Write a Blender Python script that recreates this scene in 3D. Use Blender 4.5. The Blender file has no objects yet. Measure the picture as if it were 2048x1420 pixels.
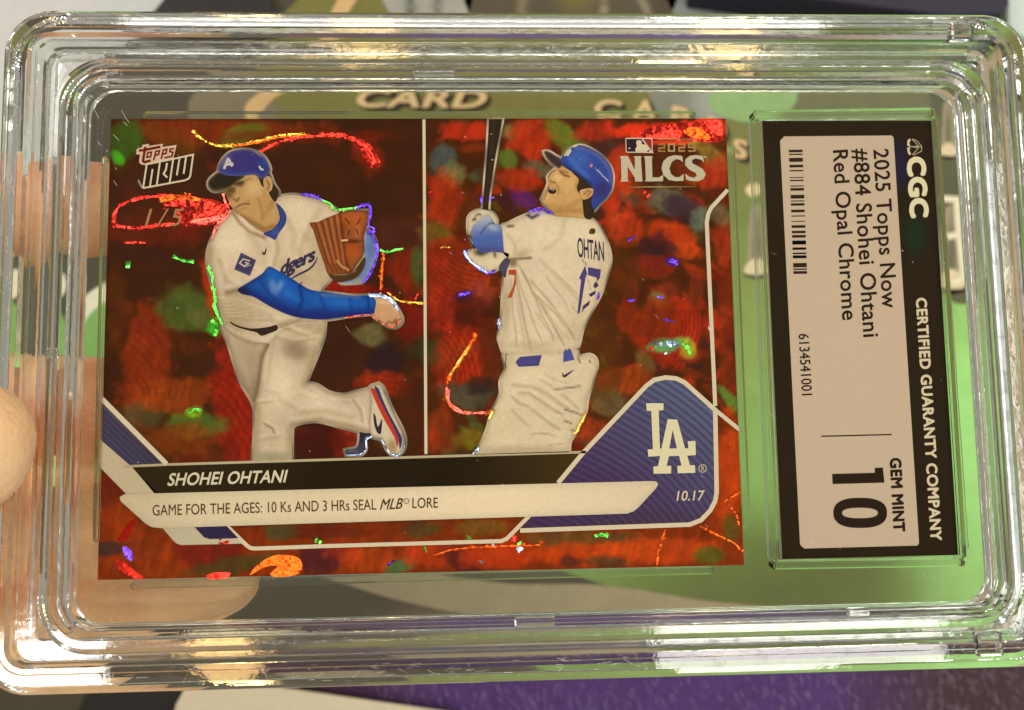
import bpy, bmesh, math, random
import numpy as np
from mathutils import Vector, Matrix
from mathutils.geometry import delaunay_2d_cdt

random.seed(7)
rng = np.random.default_rng(11)
scene = bpy.context.scene
MM = 0.001
LIFT = 0.100                      # the card plane hovers 100 mm above the mat (held in a hand)

# ------------------------------------------------------------------ camera
# camera pose in the card's own frame (mm): x right, y up, z out of the card face
FPX, PCX, PCY = 1660.0, 1024.0, 710.0
RC = np.array([[0.9990755052, -0.0163014837, 0.0397793479],
               [-0.0125359240, -0.9955742103, -0.0931388342],
               [0.0411215941, 0.0925540569, -0.9948581613]])
TC = np.array([-12.40877687, -2.15317266, 117.53333125])
CAM = -RC.T @ TC
cam_d = bpy.data.cameras.new('camera')
cam = bpy.data.objects.new('camera', cam_d)
scene.collection.objects.link(cam)
cam_d.sensor_width = 36.0
cam_d.lens = 36.0 * FPX / 2048.0
cam_d.clip_start = 0.005
cam_d.clip_end = 50.0
rot = np.array([RC[0], -RC[1], -RC[2]]).T
M = Matrix([[*rot[0], CAM[0] * MM], [*rot[1], CAM[1] * MM], [*rot[2], CAM[2] * MM + LIFT], [0, 0, 0, 1]])
cam.matrix_world = M
cam_d.dof.use_dof = True
cam_d.dof.focus_distance = 0.1165
cam_d.dof.aperture_fstop = 18.0
scene.camera = cam

# ------------------------------------------------------------------ world and lamps (indoor shop lighting)
world = bpy.data.worlds.new('World')
scene.world = world
world.use_nodes = True
bg = world.node_tree.nodes['Background']
bg.inputs['Color'].default_value = (1.0, 0.94, 0.84, 1)
bg.inputs['Strength'].default_value = 0.36

LAMPS = {}
def lamp(name, loc, size, power, color, size_y=None):
    d = bpy.data.lights.new(name, 'AREA')
    d.shape = 'RECTANGLE' if size_y else 'SQUARE'
    d.size = size
    if size_y:
        d.size_y = size_y
    d.energy = power
    d.color = color
    o = bpy.data.objects.new(name, d)
    scene.collection.objects.link(o)
    o.location = loc
    o.rotation_euler = (Vector((0.01, 0, LIFT)) - Vector(loc)).to_track_quat('-Z', 'Y').to_euler()
    LAMPS[name] = Vector(loc)
    return o
lamp('ceiling_lamp_left', (-1.25, 0.75, 1.15), 0.55, 11.0, (1.0, 0.97, 0.95))
lamp('ceiling_lamp_right', (1.15, 0.95, 1.15), 0.50, 7.8, (1.0, 0.97, 0.95))
lamp('ceiling_lamp_front', (0.75, -1.30, 1.10), 0.75, 7.2, (1.0, 0.98, 0.96), 0.16)
lamp('warm_spot_lamp', (-0.42, -1.25, 1.0), 0.10, 2.5, (1.0, 0.66, 0.28))
lamp('warm_spot_lamp_far', (0.40, 1.35, 1.05), 0.12, 3, (1.0, 0.66, 0.28))
for k, (x, y, w_) in enumerate(((0.56, 0.83, 0.8), (-0.22, 0.83, 0.5), (-0.50, -0.45, 0.8))):
    lamp('warm_ceiling_bulb_%d' % (k + 1), (x, y, 1.7), 0.13, w_, (1.0, 0.62, 0.22), 0.10)

lamp('ceiling_panel', (0.62, -0.43, 1.6), 0.56, 3.8, (1.0, 0.96, 0.92), 0.13).rotation_euler = (0, 0, 0)
lamp('ceiling_panel_left', (-0.84, -0.45, 1.7), 0.22, 2.0, (0.94, 0.96, 1.0), 0.12).rotation_euler = (0, 0, 0)
lamp('ceiling_tube_far', (0.02, 0.87, 1.7), 1.5, 2.6, (1.0, 0.98, 0.96), 0.07).rotation_euler = (0, 0, 0)
lamp('ceiling_tube_side', (1.12, 0.05, 1.7), 0.05, 1.7, (0.96, 0.98, 1.0), 1.0).rotation_euler = (0, 0, 0)

scene.view_settings.view_transform = 'Standard'
scene.view_settings.look = 'None'
scene.view_settings.gamma = 1.0
scene.view_settings.exposure = 0.0
scene.view_settings.use_curve_mapping = False
cy = scene.cycles
cy.max_bounces = 14
cy.transmission_bounces = 12
cy.glossy_bounces = 8
cy.transparent_max_bounces = 32
cy.sample_clamp_indirect = 6.0
cy.use_denoising = True
cy.blur_glossy = 0.3

# ------------------------------------------------------------------ helpers: frames
def px_to_plane(px, z=0.0):
    """points measured on the print (2048 wide) -> millimetres in a plane parallel to the card"""
    px = np.atleast_2d(np.asarray(px, float))
    d = np.c_[(px[:, 0] - PCX) / FPX, (px[:, 1] - PCY) / FPX, np.ones(len(px))] @ RC
    t = (z - CAM[2]) / d[:, 2]
    return (CAM + d * t[:, None])[:, :2]
def plane_to_px(xy, z=0.0):
    xy = np.atleast_2d(np.asarray(xy, float))
    X = np.c_[xy, np.full(len(xy), z)] @ RC.T + TC
    return np.c_[FPX * X[:, 0] / X[:, 2] + PCX, FPX * X[:, 1] / X[:, 2] + PCY]

_vn = np.random.default_rng(3).uniform(-1, 1, (64, 64))
def vnoise(pts, scale, seed=0):
    q = pts / scale + seed * 17.3
    i = np.floor(q).astype(int); f = q - i; f = f * f * (3 - 2 * f)
    g = lambda a, b: _vn[(i[:, 1] + b) % 64, (i[:, 0] + a) % 64]
    return (g(0, 0) * (1 - f[:, 0]) + g(1, 0) * f[:, 0]) * (1 - f[:, 1]) + (g(0, 1) * (1 - f[:, 0]) + g(1, 1) * f[:, 0]) * f[:, 1]
def lin(c):
    c = np.asarray(c, float) / 255.0
    return np.where(c <= 0.04045, c / 12.92, ((c + 0.055) / 1.055) ** 2.4)

# ------------------------------------------------------------------ helpers: objects
COL = scene.collection
def tag(o, label=None, cat=None, group=None, kind=None):
    if label: o['label'] = label
    if cat: o['category'] = cat
    if group: o['group'] = group
    if kind: o['kind'] = kind
    return o
def link(name, me, parent=None, mat=None):
    o = bpy.data.objects.new(name, me)
    COL.objects.link(o)
    if mat is not None:
        me.materials.append(mat)
    if parent is not None:
        o.parent = parent
        if parent.type == 'EMPTY':
            o.matrix_parent_inverse = Matrix.Translation(-parent.location)
    return o
def empty(name, loc=(0, 0, 0)):
    o = bpy.data.objects.new(name, None)
    COL.objects.link(o)
    o.location = loc
    o.empty_display_size = 0.01
    return o
def mesh_from(name, verts, faces, smooth=False):
    me = bpy.data.meshes.new(name)
    me.from_pydata([tuple(v) for v in verts], [], [tuple(f) for f in faces])
    me.update()
    if smooth:
        me.polygons.foreach_set('use_smooth', [True] * len(me.polygons))
    return me
def set_cols(me, cols):
    a = me.color_attributes.new('ink', 'FLOAT_COLOR', 'POINT')
    c = np.ones((len(cols), 4), np.float32)
    c[:, :3] = cols
    a.data.foreach_set('color', c.ravel())

# ------------------------------------------------------------------ helpers: materials
def new_mat(name):
    m = bpy.data.materials.new(name)
    m.use_nodes = True
    nt = m.node_tree
    b = nt.nodes.get('Principled BSDF')
    return m, nt, b
def noise(nt, scale, detail=3.0, rough=0.5, coord='Object', vec_scale=None):
    tc = nt.nodes.new('ShaderNodeTexCoord')
    n = nt.nodes.new('ShaderNodeTexNoise')
    n.inputs['Scale'].default_value = scale
    n.inputs['Detail'].default_value = detail
    n.inputs['Roughness'].default_value = rough
    src = tc.outputs[coord]
    if vec_scale:
        mp = nt.nodes.new('ShaderNodeMapping')
        mp.inputs['Scale'].default_value = vec_scale
        nt.links.new(src, mp.inputs['Vector'])
        src = mp.outputs['Vector']
    nt.links.new(src, n.inputs['Vector'])
    return n
def ramp(nt, fac, stops):
    r = nt.nodes.new('ShaderNodeValToRGB')
    el = r.color_ramp.elements
    el[0].position, el[0].color = stops[0][0], (*stops[0][1], 1)
    el[1].position, el[1].color = stops[1][0], (*stops[1][1], 1)
    for p, c in stops[2:]:
        e = el.new(p); e.color = (*c, 1)
    nt.links.new(fac, r.inputs['Fac'])
    return r
def mul(nt, a, b, fac=1.0):
    x = nt.nodes.new('ShaderNodeMix'); x.data_type = 'RGBA'; x.blend_type = 'MULTIPLY'
    x.inputs[0].default_value = fac
    nt.links.new(a, x.inputs[6]); nt.links.new(b, x.inputs[7])
    return x.outputs[2]
def bump(nt, b, height, strength, dist):
    n = nt.nodes.new('ShaderNodeBump')
    n.inputs['Strength'].default_value = strength
    n.inputs['Distance'].default_value = dist
    nt.links.new(height, n.inputs['Height'])
    nt.links.new(n.outputs['Normal'], b.inputs['Normal'])

def ink_mat(name, rough=0.45, metallic=0.0, grain=0.10, coat=0.0, spec=0.02, scale=2600):
    m, nt, b = new_mat(name)
    at = nt.nodes.new('ShaderNodeAttribute'); at.attribute_name = 'ink'
    n = noise(nt, scale, 2.0)
    r = ramp(nt, n.outputs['Fac'], [(0.25, (1 - grain,) * 3), (0.75, (1, 1, 1))])
    nt.links.new(mul(nt, at.outputs['Color'], r.outputs['Color']), b.inputs['Base Color'])
    b.inputs['Roughness'].default_value = rough
    b.inputs['Metallic'].default_value = metallic
    b.inputs['Specular IOR Level'].default_value = spec
    b.inputs['Coat Weight'].default_value = coat
    b.inputs['Coat Roughness'].default_value = 0.08
    return m
def plain_mat(name, rgb, rough=0.5, metallic=0.0, grain=0.08, scale=900, spec=0.4, bumpy=0.0):
    m, nt, b = new_mat(name)
    n = noise(nt, scale, 4.0)
    c = np.clip(np.asarray(rgb, float), 0, 1)
    r = ramp(nt, n.outputs['Fac'], [(0.3, tuple(c * (1 - grain))), (0.7, tuple(c))])
    nt.links.new(r.outputs['Color'], b.inputs['Base Color'])
    b.inputs['Roughness'].default_value = rough
    b.inputs['Metallic'].default_value = metallic
    b.inputs['Specular IOR Level'].default_value = spec
    if bumpy:
        bump(nt, b, n.outputs['Fac'], 0.4, bumpy)
    return m
def glass_mat(name, rough=0.03, tint=(0.985, 0.99, 0.98), streak=0.0, axis=None):
    m, nt, b = new_mat(name)
    nt.nodes.remove(b)
    g = nt.nodes.new('ShaderNodeBsdfGlass')
    g.inputs['IOR'].default_value = 1.49
    g.inputs['Color'].default_value = (*tint, 1)
    n = noise(nt, 420, 3.0)
    r = nt.nodes.new('ShaderNodeMapRange')
    r.inputs['From Min'].default_value = 0.45; r.inputs['From Max'].default_value = 0.75
    r.inputs['To Min'].default_value = rough * 0.4; r.inputs['To Max'].default_value = rough * 2.5
    nt.links.new(n.outputs['Fac'], r.inputs['Value'])
    nt.links.new(r.outputs['Result'], g.inputs['Roughness'])
    if streak:
        n2 = noise(nt, 900, 2.0)
        bu = nt.nodes.new('ShaderNodeBump')
        bu.inputs['Strength'].default_value = streak
        bu.inputs['Distance'].default_value = 0.0002
        nt.links.new(n2.outputs['Fac'], bu.inputs['Height'])
        nt.links.new(bu.outputs['Normal'], g.inputs['Normal'])
    nt.links.new(g.outputs['BSDF'], nt.nodes['Material Output'].inputs['Surface'])
    return m
def pane_mat(name, tint=(0.985, 0.985, 0.98), rough=0.04, haze=0.0008):
    """thin clear plastic sheet: light goes straight through, the surface mirrors by Fresnel"""
    m, nt, b = new_mat(name)
    nt.nodes.remove(b)
    tr = nt.nodes.new('ShaderNodeBsdfTransparent'); tr.inputs['Color'].default_value = (*tint, 1)
    gl = nt.nodes.new('ShaderNodeBsdfGlossy'); gl.inputs['Roughness'].default_value = rough
    gl.inputs['Color'].default_value = (1, 1, 1, 1)
    df = nt.nodes.new('ShaderNodeBsdfDiffuse'); df.inputs['Color'].default_value = (0.8, 0.8, 0.78, 1)
    lw = nt.nodes.new('ShaderNodeLayerWeight')
    lw.inputs['Blend'].default_value = 0.5
    pw = nt.nodes.new('ShaderNodeMath'); pw.operation = 'POWER'; pw.inputs[1].default_value = 5.0
    nt.links.new(lw.outputs['Facing'], pw.inputs[0])
    fr = nt.nodes.new('ShaderNodeMapRange')
    fr.inputs['To Min'].default_value = 0.004; fr.inputs['To Max'].default_value = 1.0
    nt.links.new(pw.outputs['Value'], fr.inputs['Value'])
    mx = nt.nodes.new('ShaderNodeMixShader')
    nt.links.new(fr.outputs['Result'], mx.inputs['Fac'])
    nt.links.new(tr.outputs['BSDF'], mx.inputs[1]); nt.links.new(gl.outputs['BSDF'], mx.inputs[2])
    n = noise(nt, 60, 4.0)
    mr = nt.nodes.new('ShaderNodeMapRange')
    mr.inputs['From Min'].default_value = 0.35; mr.inputs['From Max'].default_value = 0.8
    mr.inputs['To Min'].default_value = haze * 0.3; mr.inputs['To Max'].default_value = haze * 2
    nt.links.new(n.outputs['Fac'], mr.inputs['Value'])
    m2 = nt.nodes.new('ShaderNodeMixShader')
    nt.links.new(mr.outputs['Result'], m2.inputs['Fac'])
    nt.links.new(mx.outputs['Shader'], m2.inputs[1]); nt.links.new(df.outputs['BSDF'], m2.inputs[2])
    nt.links.new(m2.outputs['Shader'], nt.nodes['Material Output'].inputs['Surface'])
    return m

MAT_GLASS = glass_mat('clear_acrylic', 0.04, streak=0.03)
MAT_WEB = glass_mat('clear_web', 0.07, streak=0.08)
MAT_RIB = glass_mat('clear_rib', 0.03, (0.96, 0.99, 0.95))
MAT_PANE = pane_mat('clear_sheet')
MAT_INK = ink_mat('card_ink', 0.6)
MAT_PAPER = ink_mat('label_ink', 0.55, 0.0, 0.06)
MAT_FOIL = ink_mat('red_foil', 0.5, 0.0, 0.22, 0.0, 0.03, 1500)
MAT_MAT = ink_mat('mat_print', 0.75, 0.0, 0.16, 0.0, 0.25, 1200)

# ------------------------------------------------------------------ the table, the printed mat and things on it
MATZ = -100.0
def on_mat(pts, z=0.0):
    return px_to_plane(pts, MATZ + z)
def W(xy, z):                       # mm in card frame -> world metres
    return [(p[0] * MM, p[1] * MM, z * MM + LIFT) for p in xy]

def sheet_grid(name, x0, x1, y0, y1, z, nx, ny, colfn, mat, parent=None, hfn=None):
    xs = np.linspace(x0, x1, nx); ys = np.linspace(y0, y1, ny)
    X, Y = np.meshgrid(xs, ys)
    P = np.c_[X.ravel(), Y.ravel()]
    Z = np.full(len(P), z) if hfn is None else z + hfn(P)
    V = np.c_[P * MM, Z * MM + LIFT]
    i = np.arange(nx * ny).reshape(ny, nx)
    F = np.stack([i[:-1, :-1], i[:-1, 1:], i[1:, 1:], i[1:, :-1]], -1).reshape(-1, 4)
    me = mesh_from(name, V.tolist(), F.tolist(), hfn is not None)
    if colfn is not None:
        set_cols(me, colfn(P))
    return link(name, me, parent, mat)

# ---- smooth outlines and painted shapes
def catmull(pts, closed=True, step=3.0):
    """smooth curve through points; a point given twice in a row stays a sharp corner"""
    P = [np.asarray(p, float) for p in pts]
    out = []
    n = len(P)
    rngi = range(n if closed else n - 1)
    for i in rngi:
        p1, p2 = P[i], P[(i + 1) % n]
        d = np.linalg.norm(p2 - p1)
        if d < 1e-6:
            continue
        p0 = P[i - 1] if (closed or i > 0) else p1
        p3 = P[(i + 2) % n] if (closed or i + 2 < n) else p2
        if np.linalg.norm(p0 - p1) < 1e-6: p0 = p1 - (p2 - p1)
        if np.linalg.norm(p3 - p2) < 1e-6: p3 = p2 + (p2 - p1)
        m1 = (p2 - p0) * 0.5; m2 = (p3 - p1) * 0.5
        for m in (m1, m2):
            l = np.linalg.norm(m)
            if l > d: m *= d / l
        k = max(1, int(d / step))
        for j in range(k):
            t = j / k
            h = (2*t**3 - 3*t*t + 1) * p1 + (t**3 - 2*t*t + t) * m1 + (-2*t**3 + 3*t*t) * p2 + (t**3 - t*t) * m2
            out.append(h)
    if not closed:
        out.append(P[-1])
    return np.array(out)
def inside(poly, pts):
    x, y = pts[:, 0], pts[:, 1]
    r = np.zeros(len(pts), bool)
    a = poly; b = np.roll(poly, -1, 0)
    for (x1, y1), (x2, y2) in zip(a, b):
        if y1 == y2: continue
        c = ((y1 > y) != (y2 > y)) & (x < (x2 - x1) * (y - y1) / (y2 - y1) + x1)
        r ^= c
    return r
def pdist(line, pts, closed=False):
    line = np.asarray(line, float)
    a = line if closed else line[:-1]
    b = np.roll(line, -1, 0) if closed else line[1:]
    d = np.full(len(pts), 1e9)
    for p, q in zip(a, b):
        v = q - p; L = v @ v
        t = np.clip(((pts - p) @ v) / (L + 1e-12), 0, 1)
        d = np.minimum(d, np.linalg.norm(pts - (p + t[:, None] * v), axis=1))
    return d
def paint(pts, base, shades, outline=None, mottle=False):
    c = np.tile(np.asarray(base, float), (len(pts), 1))
    for s in shades or ():
        k = s[0]
        if k == 's':                                   # soft stroke: points, width, colour, strength
            w = s[4] * np.exp(-(pdist(s[1], pts) / s[2]) ** 2)
            c = c + (np.asarray(s[3], float) - c) * w[:, None]
        elif k == 'e':                                 # soft spot: cx, cy, rx, ry, degrees, colour, strength
            _, cx, cy_, rx, ry, dg, col, al = s
            a = math.radians(dg); dx, dy = pts[:, 0] - cx, pts[:, 1] - cy_
            u = (dx * math.cos(a) + dy * math.sin(a)) / rx; v = (-dx * math.sin(a) + dy * math.cos(a)) / ry
            w = al * np.exp(-(u * u + v * v) ** 1.5)
            c = c + (np.asarray(col, float) - c) * w[:, None]
        elif k == 'g':                                 # gradient from p0 to p1 towards a colour
            p0, p1 = np.asarray(s[1], float), np.asarray(s[2], float)
            v = p1 - p0
            t = np.clip(((pts - p0) @ v) / (v @ v), 0, 1)
            c = c + (np.asarray(s[3], float) - c) * (t * s[4])[:, None]
        elif k == 'edge' and outline is not None:
            w = s[3] * np.exp(-(pdist(outline, pts, True) / s[1]) ** 2)
            c = c + (np.asarray(s[2], float) - c) * w[:, None]
        elif k == 'w':                                 # woven bands: centre, spacing, colour, strength
            d = np.linalg.norm(pts - np.asarray(s[1], float), axis=1)
            w = s[4] * (0.5 + 0.5 * np.sin(d * 2 * math.pi / s[2]))
            c = c + (np.asarray(s[3], float) - c) * w[:, None]
    if mottle:
        c = c * (1 + 0.025 * vnoise(pts, 34, 1) + 0.015 * vnoise(pts, 11, 2) + 0.02 * vnoise(pts, 4.5, 6))[:, None]
    return c
INK_GAIN = np.array([1.03, 1.05, 1.16])
def T(z, pts):
    if z is None: return [tuple(p) for p in pts]
    return [(z[0] + p[0] / z[2], z[1] + p[1] / z[2]) for p in pts]
def Tsh(z, shades):
    if z is None or not shades: return shades
    out = []
    for s in shades:
        if s[0] == 's': out.append(('s', T(z, s[1]), s[2] / z[2], s[3], s[4]))
        elif s[0] == 'e':
            (cx, cy_), = T(z, [(s[1], s[2])]); out.append(('e', cx, cy_, s[3] / z[2], s[4] / z[2], s[5], s[6], s[7]))
        elif s[0] == 'g': a, b = T(z, [s[1], s[2]]); out.append(('g', a, b, s[3], s[4]))
        elif s[0] == 'edge': out.append(('edge', s[1] / z[2], s[2], s[3]))
        elif s[0] == 'w': out.append(('w', T(z, [s[1]])[0], s[2] / z[2], s[3], s[4]))
    return out
def tri_shape(loops, step):
    """triangles filling outline loops[0] minus the holes, with inner points for shading"""
    outer = loops[0]
    lo, hi = outer.min(0), outer.max(0)
    gx, gy = np.meshgrid(np.arange(lo[0] + step / 2, hi[0], step), np.arange(lo[1] + step / 2, hi[1], step))
    gx = gx + (np.arange(gx.shape[0]) % 2)[:, None] * step * 0.5
    g = np.c_[gx.ravel(), gy.ravel()]
    ok = inside(outer, g)
    for h in loops[1:]: ok &= ~inside(h, g)
    g = g[ok]
    if len(g):
        keep = np.ones(len(g), bool)
        for l in loops: keep &= pdist(l, g, True) > step * 0.4
        g = g[keep]
    verts = []; edges = []
    for l in loops:
        s = len(verts); verts += [Vector(p) for p in l]
        edges += [(s + i, s + (i + 1) % len(l)) for i in range(len(l))]
    verts += [Vector(p) for p in g]
    v, e, f, *_ = delaunay_2d_cdt(verts, edges, [], 0, 1e-5)
    v = np.array([tuple(p) for p in v])
    f = np.array([t for t in f if len(t) == 3])
    c = v[f].mean(1)
    ok = inside(outer, c)
    for h in loops[1:]: ok &= ~inside(h, c)
    f = f[ok]
    used = np.unique(f); remap = -np.ones(len(v), int); remap[used] = np.arange(len(used))
    return v[used], remap[f]
def flat_piece(name, outline, base, shades=None, z=None, layer=1, parent=None, step=4.0, smooth=True,
               mat=None, plane=None, holes=(), gain=None, thick=0.02, mottle=False):
    """an inked shape lying on the card (or another plane)"""
    o = T(z, outline)
    lo = catmull(o, True, step * 0.9) if smooth else np.array(o)
    if not smooth:
        q = []
        for i in range(len(lo)):
            a, b = lo[i], lo[(i + 1) % len(lo)]
            k = max(1, int(np.linalg.norm(b - a) / (step * 1.5)))
            q += [a + (b - a) * j / k for j in range(k)]
        lo = np.array(q)
    hl = [np.array(catmull(T(z, h), True, step * 0.9) if smooth else T(z, h)) for h in holes]
    v, f = tri_shape([lo] + hl, step)
    cols = lin(np.clip(paint(v, base, Tsh(z, shades), lo, mottle), 0, 255)) * (INK_GAIN if gain is None else gain)
    zz = (0.0 if plane is None else plane) + layer * thick
    xy = px_to_plane(v, 0.0 if plane is None else plane)
    # keep faces looking up
    a, b, c = xy[f[:, 0]], xy[f[:, 1]], xy[f[:, 2]]
    flip = ((b[:, 0] - a[:, 0]) * (c[:, 1] - a[:, 1]) - (b[:, 1] - a[:, 1]) * (c[:, 0] - a[:, 0])) < 0
    f = f.copy(); f[flip] = f[flip][:, ::-1]
    me = mesh_from(name, W(xy, zz), f.tolist())
    set_cols(me, np.clip(cols, 0.002, 0.9))
    return link(name, me, parent, mat or MAT_INK)
def ribbon(pts, width, closed=False):
    P = np.asarray(pts, float); n = len(P)
    L = []; R = []
    for i in range(n):
        a = P[i - 1] if (closed or i > 0) else None
        b = P[(i + 1) % n] if (closed or i < n - 1) else None
        d1 = (P[i] - a) / (np.linalg.norm(P[i] - a) + 1e-9) if a is not None else None
        d2 = (b - P[i]) / (np.linalg.norm(b - P[i]) + 1e-9) if b is not None else None
        if d1 is None: d1 = d2
        if d2 is None: d2 = d1
        t = d1 + d2; t /= np.linalg.norm(t) + 1e-9
        nrm = np.array([-t[1], t[0]])
        k = 1.0 / max(0.5, abs(nrm @ np.array([-d1[1], d1[0]])))
        w = width[i] if hasattr(width, '__len__') else width
        L.append(P[i] + nrm * w / 2 * k); R.append(P[i] - nrm * w / 2 * k)
    return np.array(L), np.array(R)
def stroke(name, lines, width, col, z=None, layer=2, parent=None, mat=None, plane=None, smooth=False,
           closed=False, gain=None, thick=0.02, vary=None, taper=False):
    """inked line work: one or more polylines as one part"""
    V = []; F = []; C = []
    if lines and not hasattr(lines[0][0], '__len__'): lines = [lines]
    ZO = []
    for li, ln in enumerate(lines):
        p = T(z, ln)
        w = width / (z[2] if z else 1.0)
        p = catmull(p, closed, 4.0) if smooth else np.array(p, float)
        ww = w
        if taper:
            t = np.linspace(0, 1, len(p)); ww = list(w * (0.25 + 0.75 * np.sin(np.pi * np.clip(t, 0.0, 1.0)) ** 0.6))
        l, r = ribbon(p, ww, closed)
        s = len(V); n = len(p)
        for a, b in zip(l, r): V += [a, b]; ZO += [li * 0.0015] * 2
        for i in range(n if closed else n - 1):
            j = (i + 1) % n
            F.append((s + 2*i, s + 2*i + 1, s + 2*j + 1, s + 2*j))
        for i in range(n):
            c = np.asarray(col, float)
            if vary is not None: c = c + (np.asarray(vary, float) - c) * (0.5 + 0.5 * math.sin(i * 0.37 + len(V)))
            C += [c, c]
    zz = (0.0 if plane is None else plane) + layer * thick
    xy = px_to_plane(np.array(V), 0.0 if plane is None else plane)
    F2 = []
    for f in F:
        a, b, c = xy[f[0]], xy[f[1]], xy[f[2]]
        cr = (b[0]-a[0])*(c[1]-a[1]) - (b[1]-a[1])*(c[0]-a[0])
        F2.append(f if cr > 0 else f[::-1])
    me = mesh_from(name, [(p[0] * MM, p[1] * MM, (zz + o) * MM + LIFT) for p, o in zip(xy, ZO)], F2)
    set_cols(me, np.clip(lin(np.array(C)) * (INK_GAIN if gain is None else gain), 0.002, 0.9))
    return link(name, me, parent, mat or MAT_INK)

# ---- lettering from the built-in font
def font_mesh(txt, offset=0.0, spacing=1.0):
    cu = bpy.data.curves.new('lettering', 'FONT')
    cu.body = txt
    cu.size = 1.0
    cu.offset = offset
    cu.space_character = spacing
    cu.resolution_u = 4
    cu.fill_mode = 'FRONT'
    ob = bpy.data.objects.new('lettering', cu)
    COL.objects.link(ob)
    dg = bpy.context.evaluated_depsgraph_get()
    ev = ob.evaluated_get(dg)
    me = ev.to_mesh()
    v = np.array([tuple(p.co)[:2] for p in me.vertices]); f = [tuple(p.vertices) for p in me.polygons]
    ev.to_mesh_clear()
    bpy.data.objects.remove(ob); bpy.data.curves.remove(cu)
    return v, f
_hv, _ = font_mesh('H')
CAPH = _hv[:, 1].max()
def lettering(name, txt, p0, p1, up, col, parent, layer=6, offset=0.0, spacing=1.0, plane=None, mat=None,
              z=None, gain=None, thick=0.02):
    """p0 -> p1 baseline (on the print), up = where the cap height over p0 ends"""
    v0, f0 = font_mesh(txt, 0.0, spacing)
    dirs = [(0, 0)] + ([(math.cos(t) * offset, math.sin(t) * offset) for t in np.arange(0, 6.28, math.pi / 4)] if offset > 0 else [])
    v = np.concatenate([v0 + np.array(d) for d in dirs])
    zo = np.repeat(np.arange(len(dirs)) * 0.0006, len(v0))
    f = [tuple(i + k * len(v0) for i in q) for k in range(len(dirs)) for q in f0]
    p0, p1, up = T(z, [p0, p1, up])
    w0, w1, wu = px_to_plane([p0, p1, up], 0.0 if plane is None else plane)
    x0, x1 = v[:, 0].min(), v[:, 0].max()
    xy = w0 + ((v[:, :1] - x0) / (x1 - x0)) * (w1 - w0) + (v[:, 1:] / CAPH) * (wu - w0)
    zz = (0.0 if plane is None else plane) + layer * thick
    me = mesh_from(name, [(p[0] * MM, p[1] * MM, (zz + o) * MM + LIFT) for p, o in zip(xy, zo)], f)
    if sum(p.normal.z for p in me.polygons) < 0: me.flip_normals()
    set_cols(me, np.tile(np.clip(lin(col) * (INK_GAIN if gain is None else gain), 0.002, 0.9), (len(xy), 1)))
    return link(name, me, parent, mat or MAT_INK)

def box_mesh(name, x0, x1, y0, y1, z0, z1, bevel=0.15, seg=2):
    bm = bmesh.new()
    bmesh.ops.create_cube(bm, size=1.0)
    for v in bm.verts:
        v.co = Vector(((x0 + x1) / 2 + v.co.x * (x1 - x0), (y0 + y1) / 2 + v.co.y * (y1 - y0), (z0 + z1) / 2 + v.co.z * (z1 - z0)))
    if bevel:
        bmesh.ops.bevel(bm, geom=list(bm.edges), offset=bevel, segments=seg, affect='EDGES', profile=0.6)
    for v in bm.verts:
        v.co = Vector((v.co.x * MM, v.co.y * MM, v.co.z * MM + LIFT))
    me = bpy.data.meshes.new(name); bm.to_mesh(me); bm.free()
    return me

# ================================================================== the setting
tag(sheet_grid('tabletop', -620, 640, -420, 620, MATZ - 4, 2, 2, None,
    plain_mat('table_laminate', (0.42, 0.40, 0.37), 0.45, 0, 0.15, 40)), kind='structure')

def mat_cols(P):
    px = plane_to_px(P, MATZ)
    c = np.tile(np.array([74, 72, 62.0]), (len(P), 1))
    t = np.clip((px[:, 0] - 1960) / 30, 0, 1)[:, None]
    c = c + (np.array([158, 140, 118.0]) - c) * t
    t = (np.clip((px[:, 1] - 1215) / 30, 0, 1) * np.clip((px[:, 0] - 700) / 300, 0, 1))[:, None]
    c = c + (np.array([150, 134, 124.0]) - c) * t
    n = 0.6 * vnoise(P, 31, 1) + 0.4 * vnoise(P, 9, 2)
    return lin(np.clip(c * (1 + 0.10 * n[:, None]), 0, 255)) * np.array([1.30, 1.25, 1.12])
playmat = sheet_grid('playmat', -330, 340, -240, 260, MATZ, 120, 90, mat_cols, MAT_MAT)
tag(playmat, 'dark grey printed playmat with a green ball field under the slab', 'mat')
MG = np.array([1.30, 1.25, 1.12])
def mat_piece(name, outline, base, shades=None, layer=1, smooth=True, step=14.0):
    return flat_piece(name, outline, base, shades, None, layer, playmat, step, smooth, MAT_MAT, MATZ, (), MG, 0.05, True)
mat_piece('printed_field', [(540, 60), (700, -60), (1300, -120), (2000, -140), (2006, 300), (2016, 700), (2030, 1200), (1900, 1236), (1500, 1222),
    (1180, 1160), (860, 1000), (620, 700), (520, 380), (500, 200)], (112, 112, 62),
    [('g', (1400, 300), (1900, 900), (140, 205, 118), 1.0), ('e', 1640, 1200, 560, 200, -5, (88, 98, 54), 0.95),
     ('e', 1650, 150, 260, 120, 0, (104, 118, 88), 0.8), ('e', 1800, 420, 260, 160, 0, (84, 104, 62), 0.7),
     ('e', 1960, 1000, 160, 380, 0, (158, 222, 142), 0.8)], 1)
mat_piece('printed_infield', [(385, 190), (450, 170), (520, 175), (560, 240), (500, 330), (420, 300), (380, 240)], (118, 112, 92), None, 2)
mat_piece('printed_dirt_arc', [(560, 1030), (760, 1120), (1000, 1165), (1200, 1170), (1400, 1200), (1560, 1222), (1450, 1262), (1200, 1262), (960, 1232), (760, 1190), (560, 1110)],
    (138, 132, 112), [('g', (800, 1150), (1400, 1200), (150, 142, 118), 1)], 2)
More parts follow.
